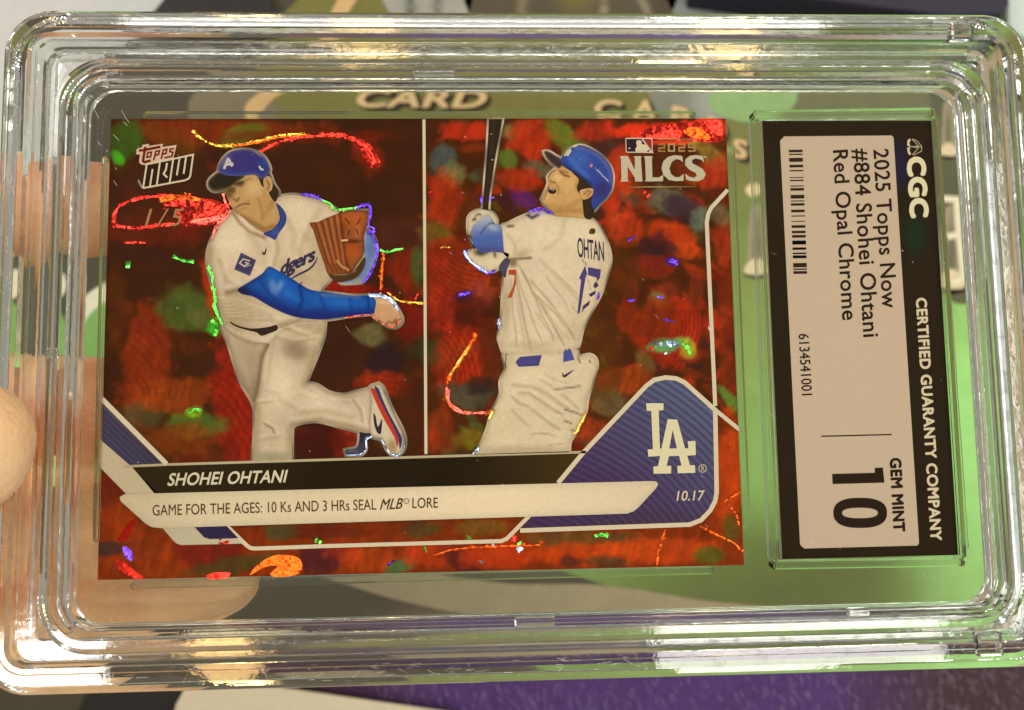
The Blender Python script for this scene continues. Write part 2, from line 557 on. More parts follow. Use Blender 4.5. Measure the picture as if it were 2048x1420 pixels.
mat_piece('printed_base_line', [(505, 260), (490, 215), (520, 185), (575, 150), (640, 62), (712, -60), (750, -60), (672, 62), (602, 162), (545, 200), (520, 230)], (196, 168, 122), None, 3)
mat_piece('printed_white_arc', [(120, 720), (150, 620), (180, 585), (230, 560), (300, 560), (300, 600), (215, 640), (180, 720)], (225, 222, 200), None, 2)
mat_piece('printed_green_spot', [(150, 740), (172, 640), (230, 600), (300, 640), (300, 740)], (120, 170, 96), None, 3)
mat_piece('printed_stands', [(1290, 150), (1330, 60), (1440, -30), (1560, -30), (1560, 80), (1500, 170), (1425, 260), (1330, 240)], (120, 126, 118), [('e', 1420, 200, 40, 60, 0, (150, 160, 158), 0.8)], 2)
mat_piece('printed_light_lawn', [(1418, 190), (1585, 170), (1585, 215), (1500, 245), (1430, 225)], (134, 170, 118), None, 3)
def mat_text(txt, p0, p1, up):
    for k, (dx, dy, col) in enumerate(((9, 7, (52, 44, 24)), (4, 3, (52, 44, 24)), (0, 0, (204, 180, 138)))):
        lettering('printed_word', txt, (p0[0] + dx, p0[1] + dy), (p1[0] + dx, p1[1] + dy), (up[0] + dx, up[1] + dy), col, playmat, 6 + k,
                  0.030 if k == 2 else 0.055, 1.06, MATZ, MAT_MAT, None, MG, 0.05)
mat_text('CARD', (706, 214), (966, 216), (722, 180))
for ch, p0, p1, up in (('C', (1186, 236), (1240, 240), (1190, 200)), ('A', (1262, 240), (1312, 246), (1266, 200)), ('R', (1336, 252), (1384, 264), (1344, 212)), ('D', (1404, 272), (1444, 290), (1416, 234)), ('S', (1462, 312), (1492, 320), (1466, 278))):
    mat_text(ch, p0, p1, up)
mat_piece('printed_crowd', [(936, -60), (940, 30), (1010, 60), (1180, 50), (1330, 40), (1340, -60)], (82, 76, 62),
          [('s', [(1040, -40), (1046, 40)], 7, (150, 138, 112), .8), ('s', [(1210, -40), (1206, 40)], 5, (170, 160, 134), .8), ('e', 1150, 0, 40, 24, 0, (108, 104, 56), .8), ('s', [(1270, -20), (1300, 30)], 5, (150, 146, 130), .7)], 4)
# little printed ball players standing on the field (only legs and shoes show round the label)
def printed_player(cx, cy_, s):
    mat_piece('printed_player', [(cx - 14*s, cy_), (cx - 16*s, cy_ - 60*s), (cx - 10*s, cy_ - 120*s), (cx + 12*s, cy_ - 120*s), (cx + 18*s, cy_ - 60*s), (cx + 16*s, cy_)],
              (150, 146, 128), [('e', cx, cy_ - 40*s, 8*s, 60*s, 0, (84, 84, 70), 0.8)], 4, True, 7)
    mat_piece('printed_shoe', [(cx - 22*s, cy_ + 12*s), (cx - 20*s, cy_ - 6*s), (cx, cy_ - 18*s), (cx + 18*s, cy_ - 6*s), (cx + 20*s, cy_ + 14*s)],
              (206, 196, 170), None, 5, True, 5)
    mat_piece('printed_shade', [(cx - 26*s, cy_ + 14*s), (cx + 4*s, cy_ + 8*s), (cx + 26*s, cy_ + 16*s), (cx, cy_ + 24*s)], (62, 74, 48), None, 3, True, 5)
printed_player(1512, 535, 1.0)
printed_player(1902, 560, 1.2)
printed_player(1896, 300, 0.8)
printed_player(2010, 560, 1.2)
mat_piece('printed_wall', [(1868, 120), (2004, 120), (2010, 520), (1980, 590), (1900, 600), (1872, 480)], (84, 88, 68), [('e', 1930, 260, 40, 60, 0, (112, 108, 86), .6)], 3)
mat_piece('printed_wall', [(1584, 150), (1860, 150), (1860, 230), (1584, 230)], (104, 108, 84), None, 2)
stroke('printed_number', [[(1884, 398), (1912, 400), (1916, 470), (1892, 474)], [(1916, 470), (1926, 560), (1900, 566)]], 13, (222, 216, 196), None, 8, playmat, MAT_MAT, MATZ, False, False, MG, 0.05)
mat_piece('printed_ball', [(1490, 380), (1506, 366), (1522, 380), (1506, 396)], (214, 196, 160), None, 4, True, 4)
mat_piece('printed_uniform', [(765, -40), (790, 40), (850, 60), (930, 40), (935, -60)], (150, 154, 150), [('s', [(820, -40), (822, 60)], 8, (70, 72, 66), 0.8), ('s', [(880, -40), (870, 60)], 8, (74, 76, 70), 0.7)], 4)
mat_piece('printed_cap', [(1335, -30), (1350, 30), (1400, 50), (1440, 0), (1430, -50)], (136, 144, 146), None, 4)

# white paper sheet at the far left of the mat
def slab_of(name, outline_px, z0, z1, col, rough=0.6, mat=None, smooth=False, bumpy=0.0):
    xy = px_to_plane(catmull(outline_px, True, 10) if smooth else outline_px, MATZ + z1)
    bm = bmesh.new()
    vs = [bm.verts.new((p[0] * MM, p[1] * MM, (MATZ + z0) * MM + LIFT)) for p in xy]
    f = bm.faces.new(vs)
    r = bmesh.ops.extrude_face_region(bm, geom=[f])
    for v in r['geom']:
        if isinstance(v, bmesh.types.BMVert): v.co.z = (MATZ + z1) * MM + LIFT
    bmesh.ops.recalc_face_normals(bm, faces=bm.faces)
    top = [e for e in bm.edges if all(abs(v.co.z - ((MATZ + z1) * MM + LIFT)) < 1e-6 for v in e.verts)]
    bmesh.ops.bevel(bm, geom=top, offset=min(0.4, (z1 - z0) * 0.3) * MM, segments=2, affect='EDGES')
    me = bpy.data.meshes.new(name); bm.to_mesh(me); bm.free()
    return link(name, me, None, mat or plain_mat(name + '_surface', tuple(lin(col)), rough, 0, 0.06, 500, 0.4, bumpy))
tag(slab_of('paper_sheet', [(-420, -300), (430, -300), (330, 0), (292, 40), (150, 165), (112, 330), (104, 420), (-420, 420)], 0.2, 0.7, (205, 208, 206)),
    'plain white paper sheet lying at the far left corner of the mat', 'paper')
tag(slab_of('paper_sheet', [(352, 1408), (372, 1372), (470, 1362), (900, 1424), (1000, 1500), (330, 1500)], 4.2, 4.6, (236, 226, 196)),
    'white paper corner poking out below the slab beside the purple cloth', 'paper')
tag(slab_of('card_sleeve', [(300, 30), (372, -60), (520, -60), (560, 40), (430, 70)], 0.2, 3.0, (30, 27, 22), 0.35),
    'black sleeve lying between the far white paper and the grey mat', 'sleeve')
tag(slab_of('card_box', [(1395, -30), (1400, -220), (2010, -220), (2020, 8), (2004, 30), (1900, 34)], 0.2, 12, (34, 29, 50), 0.6),
    'dark navy box lying past the top right of the slab', 'box')
tag(slab_of('plastic_wrapper', [(2016, 60), (2012, -200), (2300, -200), (2300, 120), (2080, 90)], 0.2, 6, (188, 208, 200), 0.3),
    'pale teal wrapper lying beside the navy box at the far right', 'wrapper')
tag(slab_of('black_sheet', [(180, 1376), (378, 1372), (366, 1500), (120, 1500)], 0.2, 0.9, (24, 19, 14), 0.5),  # thin black sheet filling the dark area at the bottom left
    'thin black sheet lying under the fingers at the bottom left', 'case')

# purple cloth pouch in front
def cloth_h(P):
    q = P / 10.0
    return 0.45 * (3.0 + 1.6 * np.sin(q[:, 0] * 0.55 + 0.6 * q[:, 1]) + 1.2 * np.sin(q[:, 1] * 1.7 + 0.35 * q[:, 0]) + 0.5 * np.sin(q[:, 0] * 2.1 - q[:, 1] * 1.2))
def cloth_c(P):
    px = plane_to_px(P, MATZ + 3)
    c = np.tile(np.array([92, 64, 128.0]), (len(P), 1))
    t = np.clip((px[:, 0] - 1650) / 250, 0, 1)[:, None]
    c = c + (np.array([78, 58, 66.0]) - c) * t
    t = np.clip((900 - px[:, 0]) / 450, 0, 1)[:, None]
    c = c + (np.array([112, 70, 78.0]) - c) * t
    return lin(c)
c0 = on_mat([(402, 1362), (2300, 1280)])
mcl = ink_mat('purple_velour', 0.8, 0, 0.35, 0, 0.2, 700)
nt = mcl.node_tree; b = nt.nodes['Principled BSDF']
b.inputs['Sheen Weight'].default_value = 0.35; b.inputs['Sheen Roughness'].default_value = 0.4
nn = noise(nt, 900, 3, 0.6, 'Object', (1.0, 0.18, 1.0)); bump(nt, b, nn.outputs['Fac'], 0.8, 0.0012)
CB = (c0[0][0], c0[1][0] + 40, -190, c0[1][1] + 1.0)
def cloth_full(P):
    d = np.minimum.reduce([P[:, 0] - CB[0], CB[1] - P[:, 0], P[:, 1] - CB[2], CB[3] - P[:, 1]])
    t = np.clip(d / 4.0, 0, 1)
    return (cloth_h(P) + 0.8) * np.sqrt(t * (2 - t)) + 0.05
cl = sheet_grid('cloth_pouch', CB[0], CB[1], CB[2], CB[3], MATZ + 0.2, 190, 110, cloth_c, mcl, None, cloth_full)
V = []; F = []
for k in range(380):
    p = on_mat([(rng.uniform(700, 2048), rng.uniform(1322, 1440))])[0]
    z = MATZ + 1 + cloth_h(p[None])[0] + 0.15
    a = rng.normal(-1.25, 0.25); l = rng.uniform(0.6, 2.4); w = 0.05
    dx, dy, ex, ey = math.cos(a) * l / 2, math.sin(a) * l / 2, -math.sin(a) * w, math.cos(a) * w
    s_ = len(V)
    for q in ((-dx - ex, -dy - ey, 0), (dx - ex, dy - ey, .5), (dx + ex, dy + ey, .5), (-dx + ex, -dy + ey, 0)):
        V.append(((p[0] + q[0]) * MM, (p[1] + q[1]) * MM, (z + q[2]) * MM + LIFT))
    F.append((s_, s_ + 1, s_ + 2, s_ + 3))
tag(link('cloth_fibres', mesh_from('cloth_fibres', V, F), cl, plain_mat('pale_fibre', (0.42, 0.34, 0.52), 0.6)), kind='stuff')
tag(cl, 'rumpled purple velour cloth lying on the mat in front of the slab', 'cloth')

# ================================================================== the slab
slab = empty('clear_slab', (0.0155, 0.0, LIFT - 0.004))
tag(slab, 'thick clear acrylic slab holding the red foil card and its label', 'card holder')
def rr_path(cx, cy_, hw, hh, r, nc=20, ns=2):
    pts = []
    for k, (sx, sy, a0) in enumerate(((1, 1, 0), (-1, 1, 90), (-1, -1, 180), (1, -1, 270))):
        for j in range(nc + 1):
            a = math.radians(a0 + 90 * j / nc)
            pts.append((cx + sx * (hw - r) + r * math.cos(a), cy_ + sy * (hh - r) + r * math.sin(a)))
    return pts
def sweep(name, cx, cy_, hw, hh, r, prof, mat, parent, rmin=1.2, smooth=False):
    V = []; F = []
    n = None
    for u, z in prof:
        p = rr_path(cx, cy_, hw - u, hh - u, max(r - u, rmin))
        n = len(p)
        V += W(p, z)
    m = len(prof)
    for i in range(m):
        for j in range(n):
            F.append((i * n + j, i * n + (j + 1) % n, ((i + 1) % m) * n + (j + 1) % n, ((i + 1) % m) * n + j))
    me = mesh_from(name, V, F, smooth)
    bm = bmesh.new(); bm.from_mesh(me); bmesh.ops.recalc_face_normals(bm, faces=bm.faces)
    bm.to_mesh(me); bm.free()
    return link(name, me, parent, mat)
def rail_profile(w, ztop, zbot, ripples, e=3.0, amp=0.05):
    """rounded bar section with moulded flow ripples on its faces"""
    pr = []
    N = ripples
    for i in range(N):
        a = 2 * math.pi * i / N
        c, s = math.cos(a), math.sin(a)
        k = (abs(c) ** e + abs(s) ** e) ** (-1 / e)
        jit = 1 + amp * rng.uniform(-1, 1)
        u = w / 2 - k * c * (w / 2) * (1 + amp * 0.3 * rng.uniform(-1, 0))
        z = (ztop + zbot) / 2 + k * s * (ztop - zbot) / 2 * min(jit, 1.0)
        pr.append((u, z))
    return pr
OUT = (15.35, 0.25, 73.5, 46.75)
RIM = (16.0, -0.7, 67.2, 40.9)
sweep('outer_rail', *OUT, 6.5, [(0.0, -3.0), (0.0, 2.4), (0.25, 3.1), (0.8, 3.75), (1.5, 4.0), (2.9, 4.0), (3.0, 3.85), (3.7, 3.85), (4.1, 3.3), (4.1, -2.8), (3.6, -3.8), (2.9, -4.0), (1.0, -4.0), (0.3, -3.6)], MAT_GLASS, slab)
sweep('window_rim', *RIM, 7.0, [(0.0, -2.0), (0.0, 2.3), (0.3, 2.85), (0.9, 3.0), (1.9, 3.0), (2.05, 2.8), (2.6, 2.65), (3.1, 2.1), (3.3, 1.2), (3.3, -1.4), (2.9, -2.4), (2.2, -2.6), (0.8, -2.6)], MAT_GLASS, slab, 3.4)
WEB = [(3.9, 2.3), (5.9, 2.3), (5.9, 1.5), (3.9, 1.5)]
sweep('front_web', OUT[0], OUT[1], OUT[2], OUT[3], 7.0, [(3.9, 2.4), (6.9, 2.4), (6.9, 1.4), (3.9, 1.4)], MAT_WEB, slab, 1.0)
sweep('back_web', OUT[0], OUT[1], OUT[2], OUT[3], 7.0, [(3.9, -1.4), (6.9, -1.4), (6.9, -2.4), (3.9, -2.4)], MAT_WEB, slab, 1.0)
def pane(name, z):
    p = rr_path(RIM[0], RIM[1], RIM[2] - 3.1, RIM[3] - 3.1, 4.0)
    me = mesh_from(name, W(p, z), [tuple(range(len(p)))])
    return link(name, me, slab, MAT_PANE)
# each sheet shows two surfaces, like any plastic sheet
def pane_box(name, z0, z1):
    p = rr_path(RIM[0], RIM[1], RIM[2] - 3.1, RIM[3] - 3.1, 4.0)
    n = len(p)
    V = W(p, z1) + W(p, z0)
    F = [tuple(range(n)), tuple(range(2 * n - 1, n - 1, -1))] + [(j, n + j, n + (j + 1) % n, (j + 1) % n) for j in range(n)]
    me = mesh_from(name, V, F)
    return link(name, me, slab, MAT_PANE)
pane_box('front_pane', 1.7, 2.4)
pane_box('back_pane', -2.4, -1.7)
def rib(name, pa, pb, w, z0=-1.65, z1=0.55, bev=0.22):
    """moulded rib from point a to b on the inner face"""
    a, b_ = px_to_plane([pa, pb], z1)
    d = b_ - a; L = np.linalg.norm(d); d /= L; nrm = np.array([-d[1], d[0]])
    bm = bmesh.new(); bmesh.ops.create_cube(bm, size=1.0)
    for v in bm.verts: v.co = Vector((v.co.x * L, v.co.y * w, v.co.z * (z1 - z0)))
    bmesh.ops.bevel(bm, geom=list(bm.edges), offset=bev, segments=2, affect='EDGES')
    mid = (a + b_) / 2
    for v in bm.verts:
        p = mid + d * v.co.x + nrm * v.co.y
        v.co = Vector((p[0] * MM, p[1] * MM, (v.co.z + (z0 + z1) / 2) * MM + LIFT))
    me = bpy.data.meshes.new(name); bm.to_mesh(me); bm.free()
    return link(name, me, slab, MAT_RIB)
rib('card_rib', (285, 228), (1392, 227), 0.95)
rib('card_rib', (258, 1172), (1430, 1142), 0.95)
rib('card_rib', (208, 312), (190, 1085), 0.85)
rib('card_rib', (1464, 292), (1496, 1058), 1.0)
for pa, pb in (((1508, 226), (1872, 221)), ((1548, 1132), (1932, 1126)), ((1513, 236), (1553, 1124)), ((1873, 230), (1928, 1118))):
    rib('label_rib', pa, pb, 1.05, -1.65, 0.7)
rib('moulded_bar', (1892, 470), (1936, 1096), 0.45, -1.65, -0.9, 0.12)
# weld blocks and pegs where the two halves meet
def block(name, c, sx, sy, z0, z1, bev=0.4):
    x, y = px_to_plane([c], z1)[0]
    me = box_mesh(name, x - sx / 2, x + sx / 2, y - sy / 2, y + sy / 2, z0, z1, bev)
    return link(name, me, slab, MAT_GLASS)
block('weld_block', (1925, 62), 3.4, 2.6, 2.6, 4.15)
block('weld_block', (1982, 1290), 3.6, 3.2, 2.6, 4.15)
block('weld_tab', (1070, 1245), 5.5, 1.2, 2.41, 3.5, 0.2)
block('weld_tab', (1720, 1226), 3.0, 1.2, 2.41, 3.5, 0.2)
block('weld_tab', (101, 706), 1.2, 1.4, 2.41, 3.4, 0.2)
block('weld_tab', (868, 140), 6.0, 1.2, 2.41, 3.5, 0.2)
# dust and scuffs on the front sheet
V = []; F = []
def speck(x, y, l, w, a):
    s = len(V)
    dx, dy = math.cos(a) * l / 2, math.sin(a) * l / 2
    ex, ey = -math.sin(a) * w / 2, math.cos(a) * w / 2
    z = 2.43
    for q in ((x - dx - ex, y - dy - ey, z), (x + dx - ex, y + dy - ey, z), (x + dx + ex, y + dy + ey, z), (x - dx + ex, y - dy + ey, z), (x, y, z + w * 0.7)):
        V.append((q[0] * MM, q[1] * MM, q[2] * MM + LIFT))
    F.extend([(s, s+1, s+4), (s+1, s+2, s+4), (s+2, s+3, s+4), (s+3, s, s+4)])
for _ in range(70):
    speck(rng.uniform(-46, 79), rng.uniform(-35, 33), rng.uniform(0.06, 0.22), rng.uniform(0.05, 0.10), rng.uniform(0, 3.1))
for _ in range(12):
    speck(rng.uniform(-46, 79), rng.uniform(-35, 33), rng.uniform(0.5, 1.6), 0.02, rng.uniform(-1.1, -0.5))
for k in range(12):
    speck(-43 + rng.uniform(-2.5, 4), 27 + rng.uniform(-6, 6), rng.uniform(0.4, 1.6), 0.04, rng.uniform(-1.2, -0.7))
def scuff(x, y, l, w, a, z):
    s_ = len(V)
    dx, dy = math.cos(a) * l / 2, math.sin(a) * l / 2
    ex, ey = -math.sin(a) * w / 2, math.cos(a) * w / 2
    for q in ((x - dx - ex, y - dy - ey), (x + dx - ex, y + dy - ey), (x + dx + ex, y + dy + ey), (x - dx + ex, y - dy + ey)):
        V.append((q[0] * MM, q[1] * MM, z * MM + LIFT))
    F.append((s_, s_ + 1, s_ + 2, s_ + 3))
for k in range(420):
    side = rng.choice(4, p=[.3, .42, .14, .14]); u = rng.uniform(1.2, 3.3)
    if side < 2: x = rng.uniform(-52, 84); y = OUT[1] + (OUT[3] - u) * (1 if side == 0 else -1); a_ = rng.normal(0, .12)
    else: y = rng.uniform(-40, 40); x = OUT[0] + (OUT[2] - u) * (1 if side == 2 else -1); a_ = math.pi / 2 + rng.normal(0, .12)
    if rng.random() < .25: a_ += rng.normal(0, .8)
    scuff(x, y, rng.uniform(.15, 1.5), rng.uniform(.015, .04), a_, 4.02)
for k in range(160):
    side = rng.choice(2); u = rng.uniform(.9, 1.5)
    scuff(rng.uniform(-46, 78), RIM[1] + (RIM[3] - u) * (1 if side == 0 else -1), rng.uniform(.1, .9), .02, rng.normal(0, .2), 3.02)
tag(link('dust_specks', mesh_from('dust_specks', V, F), slab, plain_mat('dust', (0.8, 0.78, 0.7), 0.7)), kind='stuff')

# ================================================================== the trading card
CW, CH = 88.9, 64.59
card = empty('trading_card', (0, 0, LIFT - 0.0005))
tag(card, 'red foil baseball trading card with two white-uniformed players inside the slab', 'trading card')
link('card_stock', box_mesh('card_stock', -CW / 2, CW / 2, -CH / 2, CH / 2, -0.50, -0.03, 0.0), card,
     plain_mat('card_stock', (0.62, 0.58, 0.50), 0.7))
RED, DRED, ORG = (158, 44, 20), (112, 26, 10), (150, 62, 16)
GRN, TEAL, BLU, NAVY, GREY, PUR, OLV = (74, 112, 48), (62, 92, 78), (62, 84, 122), (44, 30, 52), (98, 100, 88), (84, 34, 140), (112, 108, 36)
BLOBS = [  # cx, cy, rx, ry, deg, colour, strength
 (420, 262, 190, 26, 0, (118, 46, 12), .8), (252, 280, 34, 40, 60, (46, 84, 30), .9), (236, 316, 10, 18, -40, (60, 170, 50), .8),
 (490, 268, 46, 18, -15, (86, 108, 36), .8), (340, 280, 60, 20, 20, (96, 58, 12), .6), (300, 460, 120, 26, 0, (96, 26, 10), .7),
 (280, 430, 60, 50, 0, (70, 32, 10), .5), (290, 720, 44, 110, 5, (138, 50, 18), .75), (300, 660, 20, 26, 0, (120, 40, 30), .6),
 (378, 618, 62, 42, 20, (62, 92, 48), .85), (408, 640, 34, 20, 30, (92, 98, 78), .6), (430, 655, 16, 16, 40, (50, 190, 50), .9),
 (432, 570, 24, 66, -10, (170, 50, 22), .8), (490, 800, 66, 130, 0, (142, 30, 10), .85), (480, 700, 30, 60, -30, (120, 34, 12), .6),
 (290, 832, 42, 26, 0, (74, 74, 64), .8), (388, 848, 58, 26, 0, (72, 112, 58), .85), (386, 822, 16, 10, 0, (110, 220, 40), .9),
 (350, 790, 64, 34, 0, (134, 62, 14), .8), (320, 880, 90, 30, 0, (96, 48, 10), .6), (230, 620, 24, 70, 0, (78, 42, 10), .6),
 (370, 880, 60, 30, 0, (120, 58, 12), .5),
 (700, 700, 70, 60, 0, (52, 26, 8), .7), (742, 672, 30, 22, 20, (96, 104, 92), .8), (772, 722, 34, 34, 0, (36, 22, 40), .85),
 (772, 768, 46, 24, 0, (150, 42, 16), .8), (812, 540, 30, 44, 0, (120, 34, 12), .8), (836, 530, 16, 40, 0, (54, 92, 60), .8),
 (700, 590, 90, 20, 0, (118, 18, 12), .85), (690, 560, 50, 30, 10, (130, 26, 14), .8), (690, 880, 30, 40, 0, (150, 46, 14), .8),
 (640, 880, 46, 44, 0, (58, 12, 6), .7), (820, 640, 26, 40, 0, (118, 20, 14), .7), (820, 820, 30, 70, 0, (66, 30, 8), .6),
 (800, 470, 60, 30, 0, (74, 36, 44), .5), (740, 310, 26, 40, -30, (150, 40, 14), .5), (620, 272, 160, 12, 0, (96, 30, 10), .6),
 # right panel
 (1120, 266, 34, 22, 30, (92, 116, 48), .9), (1150, 300, 26, 16, -20, (84, 118, 60), .8), (1016, 316, 22, 18, 30, (78, 112, 56), .9),
 (886, 318, 24, 30, 30, (58, 82, 122), .9), (908, 350, 22, 22, 0, (96, 116, 104), .8), (1022, 266, 12, 18, -30, (112, 112, 108), .8),
 (930, 262, 50, 18, 0, (170, 46, 26), .8), (1060, 280, 36, 44, -20, (160, 48, 18), .9), (1046, 396, 34, 18, 30, (80, 30, 150), .9),
 (1010, 400, 16, 14, 0, (58, 22, 44), .8), (1080, 340, 34, 16, 20, (86, 92, 100), .8), (1040, 360, 40, 22, 0, (150, 46, 18), .8),
 (930, 420, 30, 40, 0, (84, 40, 10), .8), (890, 400, 30, 50, 0, (146, 46, 20), .8), (870, 470, 30, 24, 0, (112, 110, 46), .6),
 (1220, 300, 34, 40, 0, (58, 34, 44), .8), (1195, 262, 40, 20, 0, (150, 44, 22), .8), (1340, 268, 110, 18, 3, (222, 54, 28), .95),
 (1416, 256, 40, 22, 0, (252, 60, 34), .95), (1330, 282, 70, 8, 0, (236, 70, 36), .8), (1402, 284, 22, 14, 20, (150, 132, 40), .95), (1432, 290, 26, 12, 0, (70, 42, 10), .9),
 (1420, 310, 30, 16, 40, (128, 116, 62), .7), (1440, 330, 16, 14, 0, (186, 110, 92), .6), (1290, 330, 80, 40, 0, (84, 38, 10), .5), (1430, 350, 30, 30, 0, (172, 52, 28), .7),
 (1340, 402, 40, 26, 20, (94, 104, 122), .85), (1370, 420, 40, 26, 30, (52, 34, 74), .8), (1400, 440, 16, 24, 20, (90, 130, 160), .7),
 (1240, 340, 22, 50, 0, (196, 58, 24), .7), (1222, 400, 18, 26, 0, (178, 50, 22), .8), (1250, 460, 34, 36, 0, (168, 56, 30), .8),
 (1340, 470, 50, 26, 10, (178, 60, 24), .8), (1370, 500, 26, 16, 0, (186, 74, 26), .7), (1310, 500, 36, 30, 0, (50, 26, 50), .8), (1300, 530, 50, 22, 0, (128, 38, 22), .7),
 (1344, 523, 12, 8, 10, (60, 30, 200), .9), (1260, 590, 16, 50, 0, (126, 40, 20), .8), (1250, 630, 16, 26, 0, (140, 44, 20), .7), (1330, 590, 26, 30, 40, (122, 48, 36), .7),
 (1320, 600, 22, 14, 40, (100, 124, 108), .7), (1390, 590, 16, 60, 10, (120, 46, 20), .6), (1340, 660, 70, 60, 0, (164, 44, 20), .85), (1336, 690, 36, 12, -10, (90, 190, 170), .85),
 (1376, 696, 14, 18, -30, (140, 170, 60), .8), (1290, 724, 16, 26, -30, (96, 92, 66), .7), (1250, 760, 60, 30, 0, (140, 62, 18), .8), (1220, 806, 34, 26, 0, (88, 84, 76), .9),
 (1180, 860, 40, 24, 0, (140, 58, 22), .8), (1300, 640, 60, 40, 0, (78, 44, 10), .4), (1240, 540, 40, 60, 0, (70, 42, 8), .7), (1180, 720, 60, 80, 0, (80, 50, 8), .6),
 (920, 560, 70, 60, 0, (154, 52, 22), .8), (876, 520, 30, 40, 0, (140, 40, 18), .8), (928, 592, 22, 10, -15, (58, 26, 160), .95), (960, 590, 26, 26, 30, (120, 62, 90), .5),
 (930, 640, 50, 46, 0, (62, 20, 10), .8), (880, 620, 24, 50, 20, (128, 34, 22), .7), (880, 710, 50, 26, 20, (44, 62, 46), .85), (940, 700, 16, 16, 0, (70, 92, 60), .8),
 (930, 720, 60, 70, 0, (168, 46, 16), .75), (980, 700, 20, 60, 0, (62, 30, 8), .7), (940, 790, 50, 24, 5, (62, 74, 84), .85), (960, 770, 26, 18, 0, (40, 28, 34), .7),
 (880, 860, 30, 40, 0, (128, 50, 16), .7), (940, 876, 30, 18, 0, (110, 104, 30), .7), (990, 820, 16, 26, 0, (100, 26, 10), .7),
 (1460, 600, 24, 90, 0, (120, 40, 16), .7), (1450, 480, 20, 50, 0, (150, 50, 24), .7), (1460, 760, 20, 50, 0, (120, 44, 18), .7), (1460, 800, 10, 30, -40, (80, 150, 80), .8),
 (1460, 940, 40, 90, 0, (176, 66, 16), .85), (1440, 430, 26, 18, 30, (96, 112, 128), .6),
 # lower margin
 (230, 1060, 60, 70, 0, (142, 58, 12), .8), (240, 960, 40, 30, 0, (120, 34, 24), .7), (215, 1098, 34, 14, 0, (62, 48, 62), .9), (290, 1098, 40, 18, 0, (74, 40, 40), .7),
 (330, 1110, 70, 44, 0, (132, 56, 12), .8), (420, 1100, 70, 34, 0, (104, 26, 16), .8), (470, 1130, 90, 16, -10, (66, 66, 40), .8), (640, 1120, 46, 26, 0, (62, 24, 50), .85),
 (690, 1104, 40, 20, 20, (130, 34, 40), .6), (740, 1120, 60, 24, 0, (150, 62, 14), .8), (800, 1132, 30, 14, -20, (58, 104, 92), .85), (860, 1110, 60, 22, 0, (164, 56, 14), .8),
 (930, 1120, 44, 22, 20, (66, 26, 48), .85), (1000, 1112, 80, 24, 0, (166, 54, 14), .8), (1130, 1080, 70, 16, 0, (92, 82, 56), .7), (1160, 1110, 100, 22, 0, (170, 64, 16), .8),
 (1140, 1124, 20, 10, 0, (70, 40, 40), .8), (1220, 1124, 34, 12, 0, (66, 56, 48), .8), (1240, 1076, 40, 10, 0, (72, 66, 44), .8), (1330, 1100, 110, 24, 0, (178, 70, 18), .85),
 (1420, 1110, 30, 16, 0, (70, 86, 28), .85), (1462, 1060, 16, 30, 0, (80, 80, 36), .8), (640, 1064, 90, 12, 0, (84, 30, 12), .7), (560, 1066, 30, 16, 0, (66, 76, 58), .8),
 (840, 1060, 40, 14, 0, (62, 66, 50), .7), (960, 1056, 50, 16, 0, (96, 86, 36), .7)]
